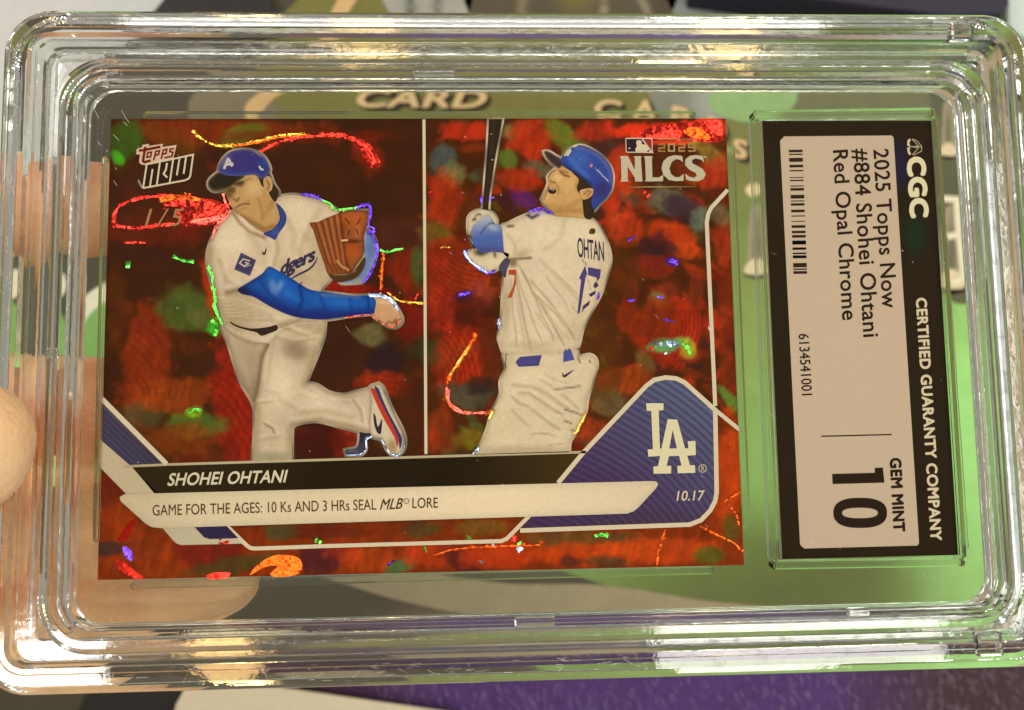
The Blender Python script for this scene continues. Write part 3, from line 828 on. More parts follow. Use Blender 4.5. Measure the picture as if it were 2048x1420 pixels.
def foil_cols(P):
    global WOB
    px = plane_to_px(P)
    WOB = 1 + 0.42 * vnoise(px, 21, 7) + 0.22 * vnoise(px, 9, 9)
    c = np.tile(np.array([54, 28, 1.0]), (len(px), 1))
    t = 1 / (1 + np.exp(-(px[:, 0] - 850) / 4)); c += (np.array([66, 33, 3.0]) - c) * t[:, None]
    lowline = 1050 - (px[:, 0] - 300) * 0.028
    t = 1 / (1 + np.exp(-(px[:, 1] - lowline) / 10)); c += (np.array([116, 46, 4.0]) - c) * t[:, None]
    r2 = np.random.default_rng(5)
    # loose opal flakes everywhere, then the large patches
    for k in range(340):
        x = r2.uniform(860, 1480); y = r2.uniform(235, 920)
        col = [(164, 48, 22), (120, 28, 8), (150, 58, 14), (60, 31, 3), TEAL, BLU, NAVY, GRN][r2.choice(8, p=[.28, .12, .12, .24, .06, .06, .08, .04])]
        c += (np.array(col, float) - c) * (r2.uniform(.3, .75) * ell(px, x, y, r2.uniform(10, 34), r2.uniform(5, 14), r2.uniform(20, 70) if r2.random() < .6 else r2.uniform(-60, 60)))[:, None]
    for k in range(60):
        x = r2.uniform(200, 850); y = r2.uniform(240, 930)
        col = [(96, 42, 10), (112, 36, 12), (52, 28, 6), (70, 60, 20)][r2.choice(4)]
        c += (np.array(col, float) - c) * (r2.uniform(.2, .5) * ell(px, x, y, r2.uniform(10, 40), r2.uniform(8, 26), r2.uniform(-60, 60)))[:, None]
    for cx, cy_, rx, ry, dg, col, al in BLOBS:
        c += (np.array(col, float) - c) * (al * ell(px, cx, cy_, rx * 1.12, ry * 1.12, dg))[:, None]
    # ring-like foil grain inside the red patches
    red = np.clip((c[:, 0] - 88) / 60, 0, 1) * np.clip((c[:, 0] - c[:, 1] * 1.7) / 50, 0, 1)
    for cx, cy_, sp, sel in ((330, 960, 15, (400, 600, 690, 930)), (640, 1000, 14, (640, 740, 830, 920)), (830, 760, 11, (855, 1000, 640, 800)), (790, 640, 12, (740, 860, 560, 800)),
                             (1250, 640, 8, (1290, 1420, 620, 760)), (960, 420, 9, (855, 960, 480, 600)), (200, 820, 13, (220, 350, 640, 800))):
        d = np.hypot(px[:, 0] - cx, (px[:, 1] - cy_) * 0.9)
        m = ((px[:, 0] > sel[0]) & (px[:, 0] < sel[1]) & (px[:, 1] > sel[2]) & (px[:, 1] < sel[3])) * red
        w = 0.44 * m * np.square(0.5 + 0.5 * np.sin(d * 2 * np.pi / sp + 2.2 * vnoise(px, 40, 12)))
        c += (np.array([66, 12, 2.0]) - c) * w[:, None]
    c = c * (1.0 + 0.08 * vnoise(px, 30, 4)[:, None] + 0.07 * vnoise(px, 6, 5)[:, None])
    c[:, 2] *= 0.7
    st = vnoise(np.c_[px[:, 0] * 1.0 + px[:, 1] * 0.25, px[:, 1] * 0.22], 7, 15)      # fine brushed grain of the foil
    c = c * (1 + 0.10 * st[:, None] * np.clip((c[:, :1] - 60) / 60, 0, 1))
    return np.clip(lin(np.clip(c, 0, 255)) * np.array([1.28, 1.02, 0.9]), 0.001, 0.85)
def ell(px, cx, cy_, rx, ry, dg):
    a = math.radians(dg); dx, dy = px[:, 0] - cx, px[:, 1] - cy_
    u = (dx * math.cos(a) + dy * math.sin(a)) / rx; v = (-dx * math.sin(a) + dy * math.cos(a)) / ry
    return np.exp(-((u * u + v * v) * WOB) ** 3.6)
foil = sheet_grid('foil_face', -CW / 2, CW / 2, -CH / 2, CH / 2, 0.0, 430, 312, foil_cols, MAT_FOIL, card)

CREAM = (208, 194, 156); CREAMD = (176, 160, 124)
# --- glinting foil: flat facets, normals aimed to bounce a lamp into the camera
def foil_metal(name, rgb, rough=0.30):
    m, nt, b = new_mat(name)
    n = noise(nt, 2500, 2)
    r = ramp(nt, n.outputs['Fac'], [(0.3, tuple(np.array(rgb) * 0.6)), (0.7, rgb)])
    nt.links.new(r.outputs['Color'], b.inputs['Base Color'])
    b.inputs['Metallic'].default_value = 1.0
    b.inputs['Roughness'].default_value = rough
    at = nt.nodes.new('ShaderNodeAttribute'); at.attribute_name = 'tilt'      # shading normal aimed at a lamp, the facet stays flat
    nt.links.new(at.outputs['Vector'], b.inputs['Normal'])
    return m
def foil_link(name, V, F, N, col, parent):
    me = mesh_from(name, V, F)
    a = me.attributes.new('tilt', 'FLOAT_VECTOR', 'POINT')
    a.data.foreach_set('vector', np.array(N, np.float32).ravel())
    return link(name, me, parent, FM[col])
FM = {'red': foil_metal('foil_glint_red', (0.80, 0.035, 0.02)), 'orange': foil_metal('foil_glint_orange', (0.66, 0.085, 0.008)),
      'gold': foil_metal('foil_glint_gold', (0.85, 0.42, 0.05)), 'green': foil_metal('foil_glint_green', (0.12, 0.70, 0.08)),
      'violet': foil_metal('foil_glint_violet', (0.15, 0.06, 0.75)), 'ice': foil_metal('foil_glint_ice', (0.45, 0.60, 0.90)), 'pink': foil_metal('foil_glint_pink', (0.80, 0.10, 0.07))}
def half_way(xy, lampname, jit):
    pw = Vector((xy[0] * MM, xy[1] * MM, LIFT))
    eye = Vector((CAM[0] * MM, CAM[1] * MM, CAM[2] * MM + LIFT))
    h = ((LAMPS[lampname] - pw).normalized() + (eye - pw).normalized()).normalized()
    return (h + Vector((rng.normal(0, jit), rng.normal(0, jit), 0))).normalized()
def add_facet(V, F, N, q, z, lampname, jit):
    xy = px_to_plane(q)
    h = half_way(xy.mean(0), lampname, jit)
    s_ = len(V)
    for k in xy: V.append((k[0] * MM, k[1] * MM, z * MM + LIFT)); N.append(tuple(h))
    cr = (xy[1][0]-xy[0][0])*(xy[2][1]-xy[0][1]) - (xy[1][1]-xy[0][1])*(xy[2][0]-xy[0][0])
    ids = tuple(range(s_, s_ + len(q)))
    F.append(ids if cr > 0 else ids[::-1])
GLK = 0
def glints(pts, width, col, lampname, parent=None, spread=0.10, gap=0.10, seglen=7.0, layer=3.0, closed=False):
    """a placed glint line: broken core and strewn flakes, normals aimed at a lamp"""
    global GLK
    GLK += 1
    zo = (GLK % 16) * 0.0011
    V = []; F = []; N = []
    core = catmull(pts, closed, 4.0)
    cl_, cr_ = ribbon(core, 1.0, closed)
    kw = [width * (0.35 + 0.75 * abs(vnoise(c[None], 16, 3)[0])) for c in core]
    for i in range(len(core) - 1):
        if rng.random() < gap * 0.6: continue
        add_facet(V, F, N, np.array([core[i] + (cl_[i] - core[i]) * kw[i], core[i] + (cr_[i] - core[i]) * kw[i], core[i + 1] + (cr_[i + 1] - core[i + 1]) * kw[i + 1], core[i + 1] + (cl_[i + 1] - core[i + 1]) * kw[i + 1]]),
                  layer * 0.02 + zo, lampname, spread * 0.55)
    p = catmull(pts, closed, 2.2)
    for i in range(len(p) - 1):
        dense = 0.5 + 0.6 * vnoise(p[i:i + 1], 19, 3)[0]
        for rep_ in range(2):
            if rng.random() > dense * (1 - gap): continue
            t = p[i + 1] - p[i]; t = t / (np.linalg.norm(t) + 1e-9)
            a_ = rng.normal(0, 0.35); t = np.array([t[0] * math.cos(a_) - t[1] * math.sin(a_), t[0] * math.sin(a_) + t[1] * math.cos(a_)])
            n_ = np.array([-t[1], t[0]])
            c = p[i] + n_ * rng.normal(0, width * 0.30)
            l_ = rng.uniform(1.5, 6.0); w_ = rng.uniform(0.6, 0.22 * width + 0.8)
            q = np.array([c - t * l_ * rng.uniform(.6, 1) - n_ * w_ * rng.uniform(.3, 1), c + t * l_ * rng.uniform(.6, 1) - n_ * w_ * rng.uniform(.3, 1), c + t * l_ * rng.uniform(.5, 1) + n_ * w_ * rng.uniform(.3, 1), c - t * l_ * rng.uniform(.5, 1) + n_ * w_ * rng.uniform(.3, 1)])
            add_facet(V, F, N, q, layer * 0.02 + zo + rng.uniform(0.0002, 0.0009), lampname, spread * 1.8)
    if F:
        return foil_link('foil_glint', V, F, N, col, parent or foil)
LL, LR, LF = 'ceiling_lamp_left', 'ceiling_lamp_right', 'ceiling_lamp_front'
glints([(385, 262), (410, 282), (440, 292), (480, 290), (520, 282), (560, 272), (610, 268)], 7, 'gold', LL)
glints([(470, 292), (520, 284), (560, 274), (620, 270)], 6, 'orange', LL, gap=.35)
glints([(522, 305), (545, 290), (580, 278), (640, 272), (690, 270)], 7, 'red', LL)
glints([(640, 268), (700, 276), (735, 296), (752, 330)], 8, 'red', LL, gap=.3)
glints([(690, 272), (725, 292), (742, 318)], 8, 'red', LR, gap=.4)
glints([(228, 432), (240, 412), (275, 398), (330, 392), (390, 396), (430, 410)], 7, 'red', LL)
glints([(320, 400), (360, 394), (400, 400)], 11, 'orange', LL, gap=.25)
glints([(228, 432), (232, 450), (270, 456), (310, 452), (350, 448)], 7, 'red', LL)
for k in range(6):
    glints([(372 + 12 * k, 452 - 4 * k), (400 + 11 * k, 432 - 4 * k), (418 + 9 * k, 418 - 3 * k)], 9, 'red', LL, gap=.3, spread=.15)
glints([(382, 444), (420, 440), (452, 430)], 12, 'pink', LL, gap=.2)
glints([(330, 405), (380, 402), (430, 418), (456, 422)], 22, 'red', LL, gap=.35, spread=.2)
glints([(380, 440), (420, 428), (455, 415)], 26, 'red', LL, gap=.35, spread=.2)
for k in range(46):                      # stray flakes all over the foil
    x = rng.uniform(215, 1470); y = rng.choice([rng.uniform(245, 900), rng.uniform(1060, 1130)])
    if (400 < x < 820 or 925 < x < 1235) and y < 930 or (x > 1110 and y > 740) or (x < 360 and y > 780) or (x < 400 and y < 400): continue
    a_ = rng.uniform(0, 3.1); l_ = rng.uniform(5, 22)
    glints([(x, y), (x + l_ * math.cos(a_), y + l_ * math.sin(a_))], rng.uniform(3, 12), rng.choice(['red', 'orange', 'red', 'green', 'violet', 'gold', 'ice']), rng.choice([LL, LR]), None, .28, .45)
glints([(250, 486), (270, 485), (292, 486)], 4, 'red', LL, gap=.4)
glints([(348, 514), (362, 520), (388, 525)], 6, 'green', LR, gap=.1)
glints([(424, 640), (434, 655), (430, 672)], 10, 'green', LR, gap=.3, spread=.2)
glints([(378, 826), (392, 818), (402, 822)], 8, 'green', LR, gap=.2, spread=.15)
glints([(760, 500), (775, 505), (790, 500), (806, 497)], 5, 'green', LR, gap=.1)
glints([(768, 505), (764, 540), (762, 580)], 5, 'orange', LL, gap=.2)
glints([(775, 585), (800, 602), (846, 606)], 4, 'gold', LL, gap=.3)
# right panel
glints([(952, 668), (935, 700), (915, 730), (898, 755), (892, 790), (905, 815), (940, 826), (985, 822)], 7, 'orange', LL, gap=.15)
glints([(940, 690), (918, 722), (900, 750)], 5, 'gold', LL, gap=.3)
glints([(893, 770), (900, 806), (925, 824), (980, 826)], 8, 'pink', LL, gap=.2)
glints([(918, 592), (930, 588), (940, 585)], 8, 'violet', LR, gap=.1)
glints([(1312, 690), (1340, 686), (1356, 690)], 14, 'ice', LR, gap=.2, spread=.2)
glints([(1362, 684), (1374, 696), (1380, 708)], 8, 'green', LR, gap=.2)
glints([(1258, 602), (1268, 600)], 6, 'violet', LR, gap=0); glints([(1314, 594), (1326, 596)], 6, 'violet', LR, gap=0)
glints([(1338, 522), (1354, 524)], 8, 'violet', LR, gap=0)
glints([(1190, 1072), (1205, 1068), (1215, 1074)], 10, 'green', LR, gap=.1, spread=.2)
glints([(1330, 1060), (1318, 1100), (1314, 1130)], 5, 'orange', LL, gap=.2)
glints([(1400, 1052), (1430, 1068), (1466, 1085), (1486, 1102)], 5, 'orange', LL, gap=.2)
glints([(1448, 1004), (1465, 992), (1482, 985)], 4, 'orange', LL, gap=.3)
glints([(1462, 1015), (1472, 1030), (1478, 1050)], 5, 'orange', LL, gap=.3)
glints([(872, 1110), (900, 1100), (960, 1094), (1080, 1090)], 3.5, 'orange', LL, gap=.3)
def flake(outline, col, lampname, jit=0.07, layer=2, cell=7.0):
    """one larger placed glint: flat cells, normals aimed nearly alike at a lamp"""
    p = catmull(outline, True, 6)
    v, f = tri_shape([p], cell)
    V = []; F = []; N = []
    zo = rng.uniform(0, 0.015)
    for t in f: add_facet(V, F, N, v[t], layer * 0.02 + zo, lampname, jit)
    return foil_link('foil_glint_patch', V, F, N, col, foil)
flake([(272, 1036), (258, 1045), (240, 1070), (234, 1082), (252, 1082), (262, 1062)], 'red', LL)
flake([(232, 1118), (250, 1125), (276, 1146), (290, 1156), (268, 1156), (240, 1140)], 'red', LL)
flake([(246, 1092), (262, 1100), (266, 1122), (250, 1112)], 'violet', LR)
flake([(412, 1152), (430, 1145), (462, 1146), (452, 1156), (420, 1158)], 'red', LL)
flake([(500, 1150), (515, 1130), (545, 1112), (575, 1110), (600, 1118), (604, 1140), (590, 1150), (550, 1154), (540, 1148), (556, 1132), (530, 1134)], 'orange', LL)
flake([(1300, 275), (1325, 262), (1362, 262), (1358, 276), (1320, 278)], 'red', LL)
flake([(1366, 262), (1390, 254), (1416, 268), (1420, 280), (1388, 276)], 'orange', LL)
flake([(1408, 244), (1442, 243), (1443, 272), (1432, 270)], 'red', LL)

# loose shimmer imitating red glow: cell normals scattered about a lamp's reflection
flake([(360, 402), (420, 398), (452, 412), (458, 432), (420, 452), (372, 452), (352, 430)], 'red', LL, 0.36, 1)
flake([(1280, 262), (1340, 248), (1420, 244), (1446, 262), (1440, 284), (1380, 282), (1300, 280)], 'red', LL, 0.24, 1)
flake([(700, 272), (740, 290), (762, 330), (744, 336), (716, 300)], 'red', LL, 0.34, 1)

# --- printed frame of the card
fr = stroke('printed_frame', [[(848, 239), (852, 908)]], 6, CREAM, None, 3, card)
stroke('frame_line', [[(204, 797), (334, 928)]], 10, CREAM, None, 7, fr)
stroke('frame_line', [[(1455, 380), (1422, 416), (1416, 428), (1413, 446), (1430, 812)]], 8, CREAM, None, 6, fr)
stroke('frame_line', [[(1430, 820), (1482, 862)]], 8, CREAM, None, 6, fr)
stroke('frame_line', [[(452, 1050), (494, 1091), (502, 1096), (512, 1097), (650, 1092), (1003, 1082), (1014, 1077), (1060, 1030)]], 8, CREAM, None, 4, fr)
flat_piece('corner_stripes', [(204, 806), (203, 878), (264, 934), (333, 928)], (86, 84, 112),
    [('g', (215, 890), (275, 840), (70, 62, 50), 0.9)] + [('s', [(196, 812 + 13 * k), (330, 938 + 13 * k)], 3.2, (46, 42, 66), .8) for k in range(6)], None, 3, fr, 4, False)
flat_piece('corner_band', [(201, 879), (198, 932), (256, 991), (316, 986), (264, 934)], (198, 184, 146), None, None, 4, fr, 8, False)
bar = flat_piece('name_bar', [(262, 931), (1172, 903), (1116, 970), (312, 990)], (46, 36, 12), [('g', (300, 900), (700, 900), (32, 22, 5), 1), ('g', (900, 940), (1160, 940), (66, 48, 14), 1)], None, 4, card, 10, False)
stroke('bar_line', [[(250, 933), (335, 929), (1172, 904)]], 5, (178, 164, 124), None, 5, bar)
flat_piece('under_strip', [(322, 1052), (346, 1080), (352, 1086), (362, 1090), (489, 1087), (470, 1068), (450, 1048)], (190, 178, 144), None, None, 3, card, 8, False)
flat_piece('under_patch', [(386, 1050), (450, 1048), (477, 1076), (420, 1078), (408, 1074)], (46, 36, 66), None, None, 5, card, 8, False)
banner = flat_piece('banner', [(250, 988), (1302, 962), (1312, 963), (1316, 968), (1312, 976), (1278, 1013), (1268, 1022), (1254, 1027), (322, 1056), (304, 1054), (292, 1047), (242, 1002), (240, 994)], (212, 196, 156),
    [('g', (500, 1000), (1000, 990), (228, 208, 166), 1), ('g', (1000, 1000), (1300, 990), (214, 196, 158), 1), ('edge', 9, (188, 176, 140), .5)], None, 7, card, 8, False)
# badge with the interlocked letters
BADGE = [(1116, 966), (1164, 908), (1292, 772), (1308, 760), (1331, 755), (1352, 757), (1369, 765), (1430, 820), (1433, 984), (1430, 1002), (1420, 1021), (1402, 1040), (1379, 1049), (1040, 1061)]
badge = flat_piece('team_badge', BADGE, (72, 48, 84), [('g', (1150, 1000), (1340, 740), (94, 104, 130), 1.0), ('e', 1240, 1045, 200, 26, 0, (76, 58, 72), .8), ('e', 1180, 1000, 110, 50, -10, (72, 50, 96), .6),
    ('w', (1000, 740 + 560), 12.5, (34, 26, 46), .42)], None, 3, card, 3.2, False)
stroke('badge_rim', [BADGE], 9, CREAM, None, 5, badge)
Z6 = (1080, 740, 4.176)
flat_piece('badge_letter', [(885, 278), (1030, 278), (1030, 335), (990, 338), (1000, 655), (1035, 655), (1040, 715), (905, 724), (897, 664), (942, 660), (928, 342), (890, 340)], (214, 205, 160), None, Z6, 5, badge, 8, False)
flat_piece('badge_letter', [(1065, 410), (1145, 415), (1210, 655), (1238, 652), (1232, 595), (1296, 592), (1300, 710), (1228, 715), (1250, 795), (1292, 795), (1296, 858), (1148, 862), (1146, 800), (1180, 798), (1160, 716), (1075, 720), (1056, 800), (1094, 800), (1094, 864), (948, 866), (944, 806), (985, 802), (1012, 660)],
    (214, 205, 160), None, Z6, 6, badge, 8, False, holes=[[(1106, 500), (1142, 655), (1078, 655)]])
a = [(1357 + 32 * math.cos(t), 822 + 32 * math.sin(t)) for t in np.linspace(0, 6.28, 20)]
stroke('badge_mark', [a], 7, (190, 180, 146), Z6, 6, badge)
lettering('badge_mark', 'R', (1345, 842), (1372, 842), (1345, 802), (190, 180, 146), badge, 6, 0.01, z=Z6)
lettering('date_print', '10.17', (1138, 1090), (1362, 1086), (1150, 1010), CREAM, card, 8, 0.012, 1.0, z=Z6)
# name and caption
lettering('name_print', 'SHOHEI OHTANI', (335, 971), (571, 964), (341, 947), (206, 196, 160), card, 8, 0.022, 1.02)
lettering('caption_print', 'GAME FOR THE AGES: 10 Ks AND 3 HRs SEAL', (306, 1031), (753, 1019), (306, 1010), (72, 56, 22), card, 9, 0.0, 1.0)
lettering('caption_print', 'MLB', (760, 1019), (803, 1017), (766, 998), (62, 48, 20), card, 9, 0.006, 1.0)
a = [(813 + 5 * math.cos(t), 1002 + 5 * math.sin(t)) for t in np.linspace(0, 6.28, 14)]
stroke('caption_mark', [a], 1.4, (120, 104, 70), None, 9, card)
lettering('caption_print', 'LORE', (825, 1016), (876, 1015), (825, 996), (62, 48, 20), card, 9, 0.0, 1.0)
lettering('serial_print', '1/5', (290, 452), (360, 452), (300, 418), (168, 116, 76), card, 5, -0.008, 1.25)

# --- series emblem, top right
Z7 = (1220, 250, 8.192)
em = flat_piece('series_emblem', [(250, 222), (265, 212), (670, 214), (695, 235), (700, 440), (720, 462), (280, 456), (258, 440)], (206, 186, 160), None, Z7, 3, card, 20, False)
flat_piece('emblem_field', [(264, 232), (510, 230), (560, 300), (650, 405), (640, 440), (285, 440), (272, 425)], (44, 30, 36), None, Z7, 4, em, 20, False)
flat_piece('emblem_field', [(540, 230), (660, 232), (678, 250), (684, 425), (662, 400)], (150, 40, 30), None, Z7, 4, em, 20, False)
flat_piece('emblem_batter', [(425, 290), (440, 258), (480, 248), (515, 270), (520, 320), (580, 325), (625, 365), (665, 395), (610, 425), (600, 440), (420, 440), (412, 400), (440, 350)], (206, 192, 156), None, Z7, 5, em, 14)
flat_piece('emblem_ball', [(300, 385), (315, 370), (330, 385), (315, 400)], (220, 210, 190), None, Z7, 5, em, 8)
GOLD = (158, 118, 54)
stroke('emblem_rule', [[(770, 240), (1370, 238)]], 20, (150, 110, 66), Z7, 3, em)
stroke('emblem_rule', [[(290, 1022), (640, 1016), (1400, 1014)]], 16, (176, 150, 84), Z7, 3, em, taper=True)
for k, g in enumerate(([(790, 320), (890, 320), (890, 378), (800, 378), (800, 430), (905, 430)], None, [(1120, 315), (1220, 315), (1220, 372), (1130, 375), (1130, 428), (1228, 428)], [(1395, 312), (1290, 312), (1290, 368), (1385, 368), (1385, 428), (1280, 428)])):
    if g is None: stroke('emblem_digit', [(960, 318), (1052, 318), (1052, 428), (960, 428)], 26, (178, 146, 92), Z7, 3, em, closed=True)
    else: stroke('emblem_digit', [g], 26, (166, 130, 70) if k else GOLD, Z7, 3, em)
LET = [('N', [(160, 515), (290, 510), (405, 740), (405, 560), (382, 515), (512, 512), (505, 560), (530, 930), (410, 930), (405, 870), (285, 680), (290, 900), (305, 930), (170, 935), (185, 890), (178, 560)]),
       ('L', [(550, 515), (692, 512), (685, 560), (692, 860), (800, 862), (870, 820), (866, 925), (570, 928), (585, 890), (570, 560)])]
for n_, o_ in LET:
    flat_piece('emblem_letter', o_, (206, 198, 164), [('edge', 14, (168, 158, 122), .5)], Z7, 5, em, 16, False)
flat_piece('emblem_letter', [(1195, 615), (1140, 575), (1080, 562), (1010, 610), (970, 720), (1000, 810), (1070, 860), (1140, 855), (1205, 805), (1205, 805), (1200, 918), (1200, 918), (1080, 925), (960, 905), (870, 820), (840, 710), (870, 600), (950, 525), (1060, 498), (1180, 512), (1180, 512)],
    (206, 198, 164), [('edge', 14, (168, 158, 122), .5)], Z7, 6, em, 14)
flat_piece('emblem_letter', [(1520, 515), (1520, 515), (1535, 625), (1535, 625), (1490, 575), (1400, 550), (1340, 580), (1345, 630), (1420, 670), (1520, 730), (1565, 810), (1530, 890), (1430, 928), (1320, 922), (1240, 895), (1240, 895), (1232, 800), (1232, 800), (1290, 850), (1370, 870), (1420, 840), (1400, 790), (1300, 740), (1225, 660), (1230, 570), (1300, 510), (1400, 495)],
    (206, 198, 164), [('edge', 14, (168, 158, 122), .5)], Z7, 6, em, 14)
stroke('emblem_mark', [[(1535, 522), (1580, 534)]], 18, (200, 180, 150), Z7, 5, em)

# --- maker's mark, top left
Z8 = (250, 270, 10.24)
mk = flat_piece('maker_mark', [(255, 285), (350, 255), (360, 205), (495, 182), (490, 225), (785, 182), (765, 250), (1060, 205), (1000, 460), (1000, 480), (400, 620), (320, 600), (290, 550), (310, 405), (228, 395)], (205, 176, 140), None, Z8, 3, card, 30, False)
DR = (108, 26, 14)
stroke('mark_letter', [[(420, 245), (372, 540), (400, 560), (530, 525)], [(290, 325), (400, 310), (730, 245)]], 52, DR, Z8, 4, mk)
stroke('mark_letter', [(470, 365), (545, 355), (530, 450), (455, 460)], 34, DR, Z8, 4, mk, closed=True)
stroke('mark_letter', [[(590, 525), (635, 340), (710, 325), (690, 405), (620, 420)]], 34, DR, Z8, 4, mk)
stroke('mark_letter', [[(745, 495), (790, 310), (860, 295), (845, 380), (775, 395)]], 34, DR, Z8, 4, mk)
stroke('mark_letter', [[(1010, 280), (930, 295), (920, 345), (985, 355), (965, 440), (810, 470)]], 34, DR, Z8, 4, mk)
nb = flat_piece('mark_plate', [(445, 610), (1400, 405), (1340, 850), (1310, 900), (1230, 930), (370, 1100)], (46, 24, 8), None, Z8, 2, mk, 40, False)
stroke('mark_word', [[(375, 1095), (450, 600)], [(370, 1092), (1230, 932), (1310, 895), (1340, 845), (1400, 405), (1010, 490), (440, 605)], [(515, 1060), (570, 700)], [(655, 1030), (720, 550)], [(920, 985), (990, 500)], [(1065, 830), (1120, 490)], [(1205, 800), (1255, 450)]], 36, (206, 190, 152), Z8, 4, mk)
stroke('mark_word', [[(865, 575), (840, 720), (795, 800), (870, 875)]], 40, (206, 190, 152), Z8, 4, mk)

# --- the printed players
Z1 = (390, 280, 4.436); Z2 = (400, 580, 4.057); Z3 = (900, 230, 5.68); Z4 = (900, 410, 5.258); Z5 = (900, 660, 5.461)
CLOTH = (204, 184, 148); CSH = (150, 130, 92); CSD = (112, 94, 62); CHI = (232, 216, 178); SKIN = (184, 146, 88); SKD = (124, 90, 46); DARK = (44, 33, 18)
JERSEY1 = [(464, 424), (440, 447), (424, 478), (416, 505), (416, 535), (428, 580), (437, 605), (446, 650), (460, 646), (510, 662), (554, 658), (600, 645), (640, 640), (642, 582), (660, 560), (690, 520), (690, 440), (683, 427), (645, 403), (604, 392), (582, 390), (556, 396), (530, 420)]
TROUS1 = [(446, 648), (457, 686), (481, 762), (506, 807), (510, 851), (506, 921), (506, 921), (584, 919), (584, 919), (585, 856), (597, 847), (634, 842), (683, 854), (718, 863), (736, 866), (750, 860), (752, 826), (744, 776), (744, 776), (708, 785), (688, 790), (659, 785), (634, 770), (612, 766), (612, 766), (646, 679), (651, 639), (651, 639), (600, 630), (500, 640)]
ARM1 = [(539, 534), (525, 548), (503, 562), (485, 573), (476, 580), (484, 588), (508, 594), (548, 617), (592, 634), (646, 639), (696, 633), (749, 627), (749, 627), (752, 602), (741, 591), (741, 591), (708, 592), (666, 587), (622, 580), (600, 568), (582, 556), (561, 544)]
GLOVE1 = [(1020, 740), (1090, 730), (1180, 690), (1260, 660), (1290, 640), (1400, 630), (1540, 630), (1540, 630), (1530, 740), (1500, 850), (1500, 1000), (1440, 1100), (1380, 1180), (1200, 1205), (1150, 1100), (1100, 960), (1050, 800)]
SHOE1 = [(1380, 790), (1420, 770), (1450, 760), (1490, 800), (1550, 950), (1640, 1130), (1665, 1220), (1650, 1300), (1590, 1345), (1530, 1310), (1470, 1210), (1400, 1190), (1370, 1100), (1385, 900)]
CAP1 = [(212, 262), (225, 215), (250, 170), (310, 115), (400, 90), (500, 95), (590, 130), (640, 190), (668, 260), (660, 300), (600, 350), (540, 312), (420, 320), (300, 320), (225, 295)]
BRIM1 = [(225, 285), (160, 325), (122, 370), (128, 425), (175, 455), (255, 442), (310, 420), (380, 372), (440, 325), (330, 300)]
HAIR1 = [(570, 330), (620, 330), (662, 300), (700, 390), (745, 460), (738, 505), (712, 550), (670, 500), (640, 430), (598, 412)]
FORE1 = [(1500, 860), (1540, 805), (1590, 870), (1612, 960), (1590, 1080), (1500, 1250), (1420, 1268), (1290, 1262), (1440, 1170), (1505, 1050), (1490, 1000)]
HAND1 = [(1405, 90), (1380, 50), (1490, 60), (1560, 90), (1600, 150), (1640, 230), (1632, 272), (1590, 302), (1530, 296), (1450, 242), (1405, 205)]
TOE1 = [(1300, 1150), (1350, 1135), (1392, 1190), (1340, 1195), (1345, 1290), (1310, 1332), (1190, 1337), (1180, 1300), (1270, 1280), (1292, 1220)]
def sil(name, shapes, width, col, layer):
    """pale foil rim round a figure, following its pieces"""
    return stroke(name, [list(map(tuple, catmull(s, True, 5))) for s in shapes], width, col, None, layer, card, closed=True, vary=(120, 112, 92))
p1 = sil('printed_pitcher', [JERSEY1, TROUS1, ARM1, T(Z1, GLOVE1), T(Z2, SHOE1), T(Z1, CAP1), T(Z1, BRIM1), T(Z1, HAIR1), T(Z1, FORE1), T(Z2, HAND1), T(Z2, TOE1)], 9, (168, 152, 122), 3)
def fig(name, o, col, sh, z, layer, par, step=3.6, smooth=True, holes=()):
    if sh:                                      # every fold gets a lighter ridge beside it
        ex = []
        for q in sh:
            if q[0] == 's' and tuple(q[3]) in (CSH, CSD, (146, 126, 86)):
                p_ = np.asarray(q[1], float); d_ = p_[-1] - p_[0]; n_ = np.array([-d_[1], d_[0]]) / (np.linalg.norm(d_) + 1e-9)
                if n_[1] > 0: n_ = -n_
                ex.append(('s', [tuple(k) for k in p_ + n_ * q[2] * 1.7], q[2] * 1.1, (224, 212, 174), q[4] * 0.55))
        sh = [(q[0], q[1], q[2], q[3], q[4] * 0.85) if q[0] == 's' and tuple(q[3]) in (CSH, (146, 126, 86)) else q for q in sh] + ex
    return flat_piece(name, o, col, sh, z, layer, par, step, smooth, None, None, holes, mottle=True)
fig('boot', TOE1, (62, 56, 70), [('e', 1320, 1180, 50, 50, 0, (38, 32, 48), .9), ('e', 1240, 1310, 60, 20, 0, (96, 92, 110), .7)], Z2, 4, p1)
fold = lambda pts, w=4, a=.7, c=CSH: ('s', pts, w, c, a)
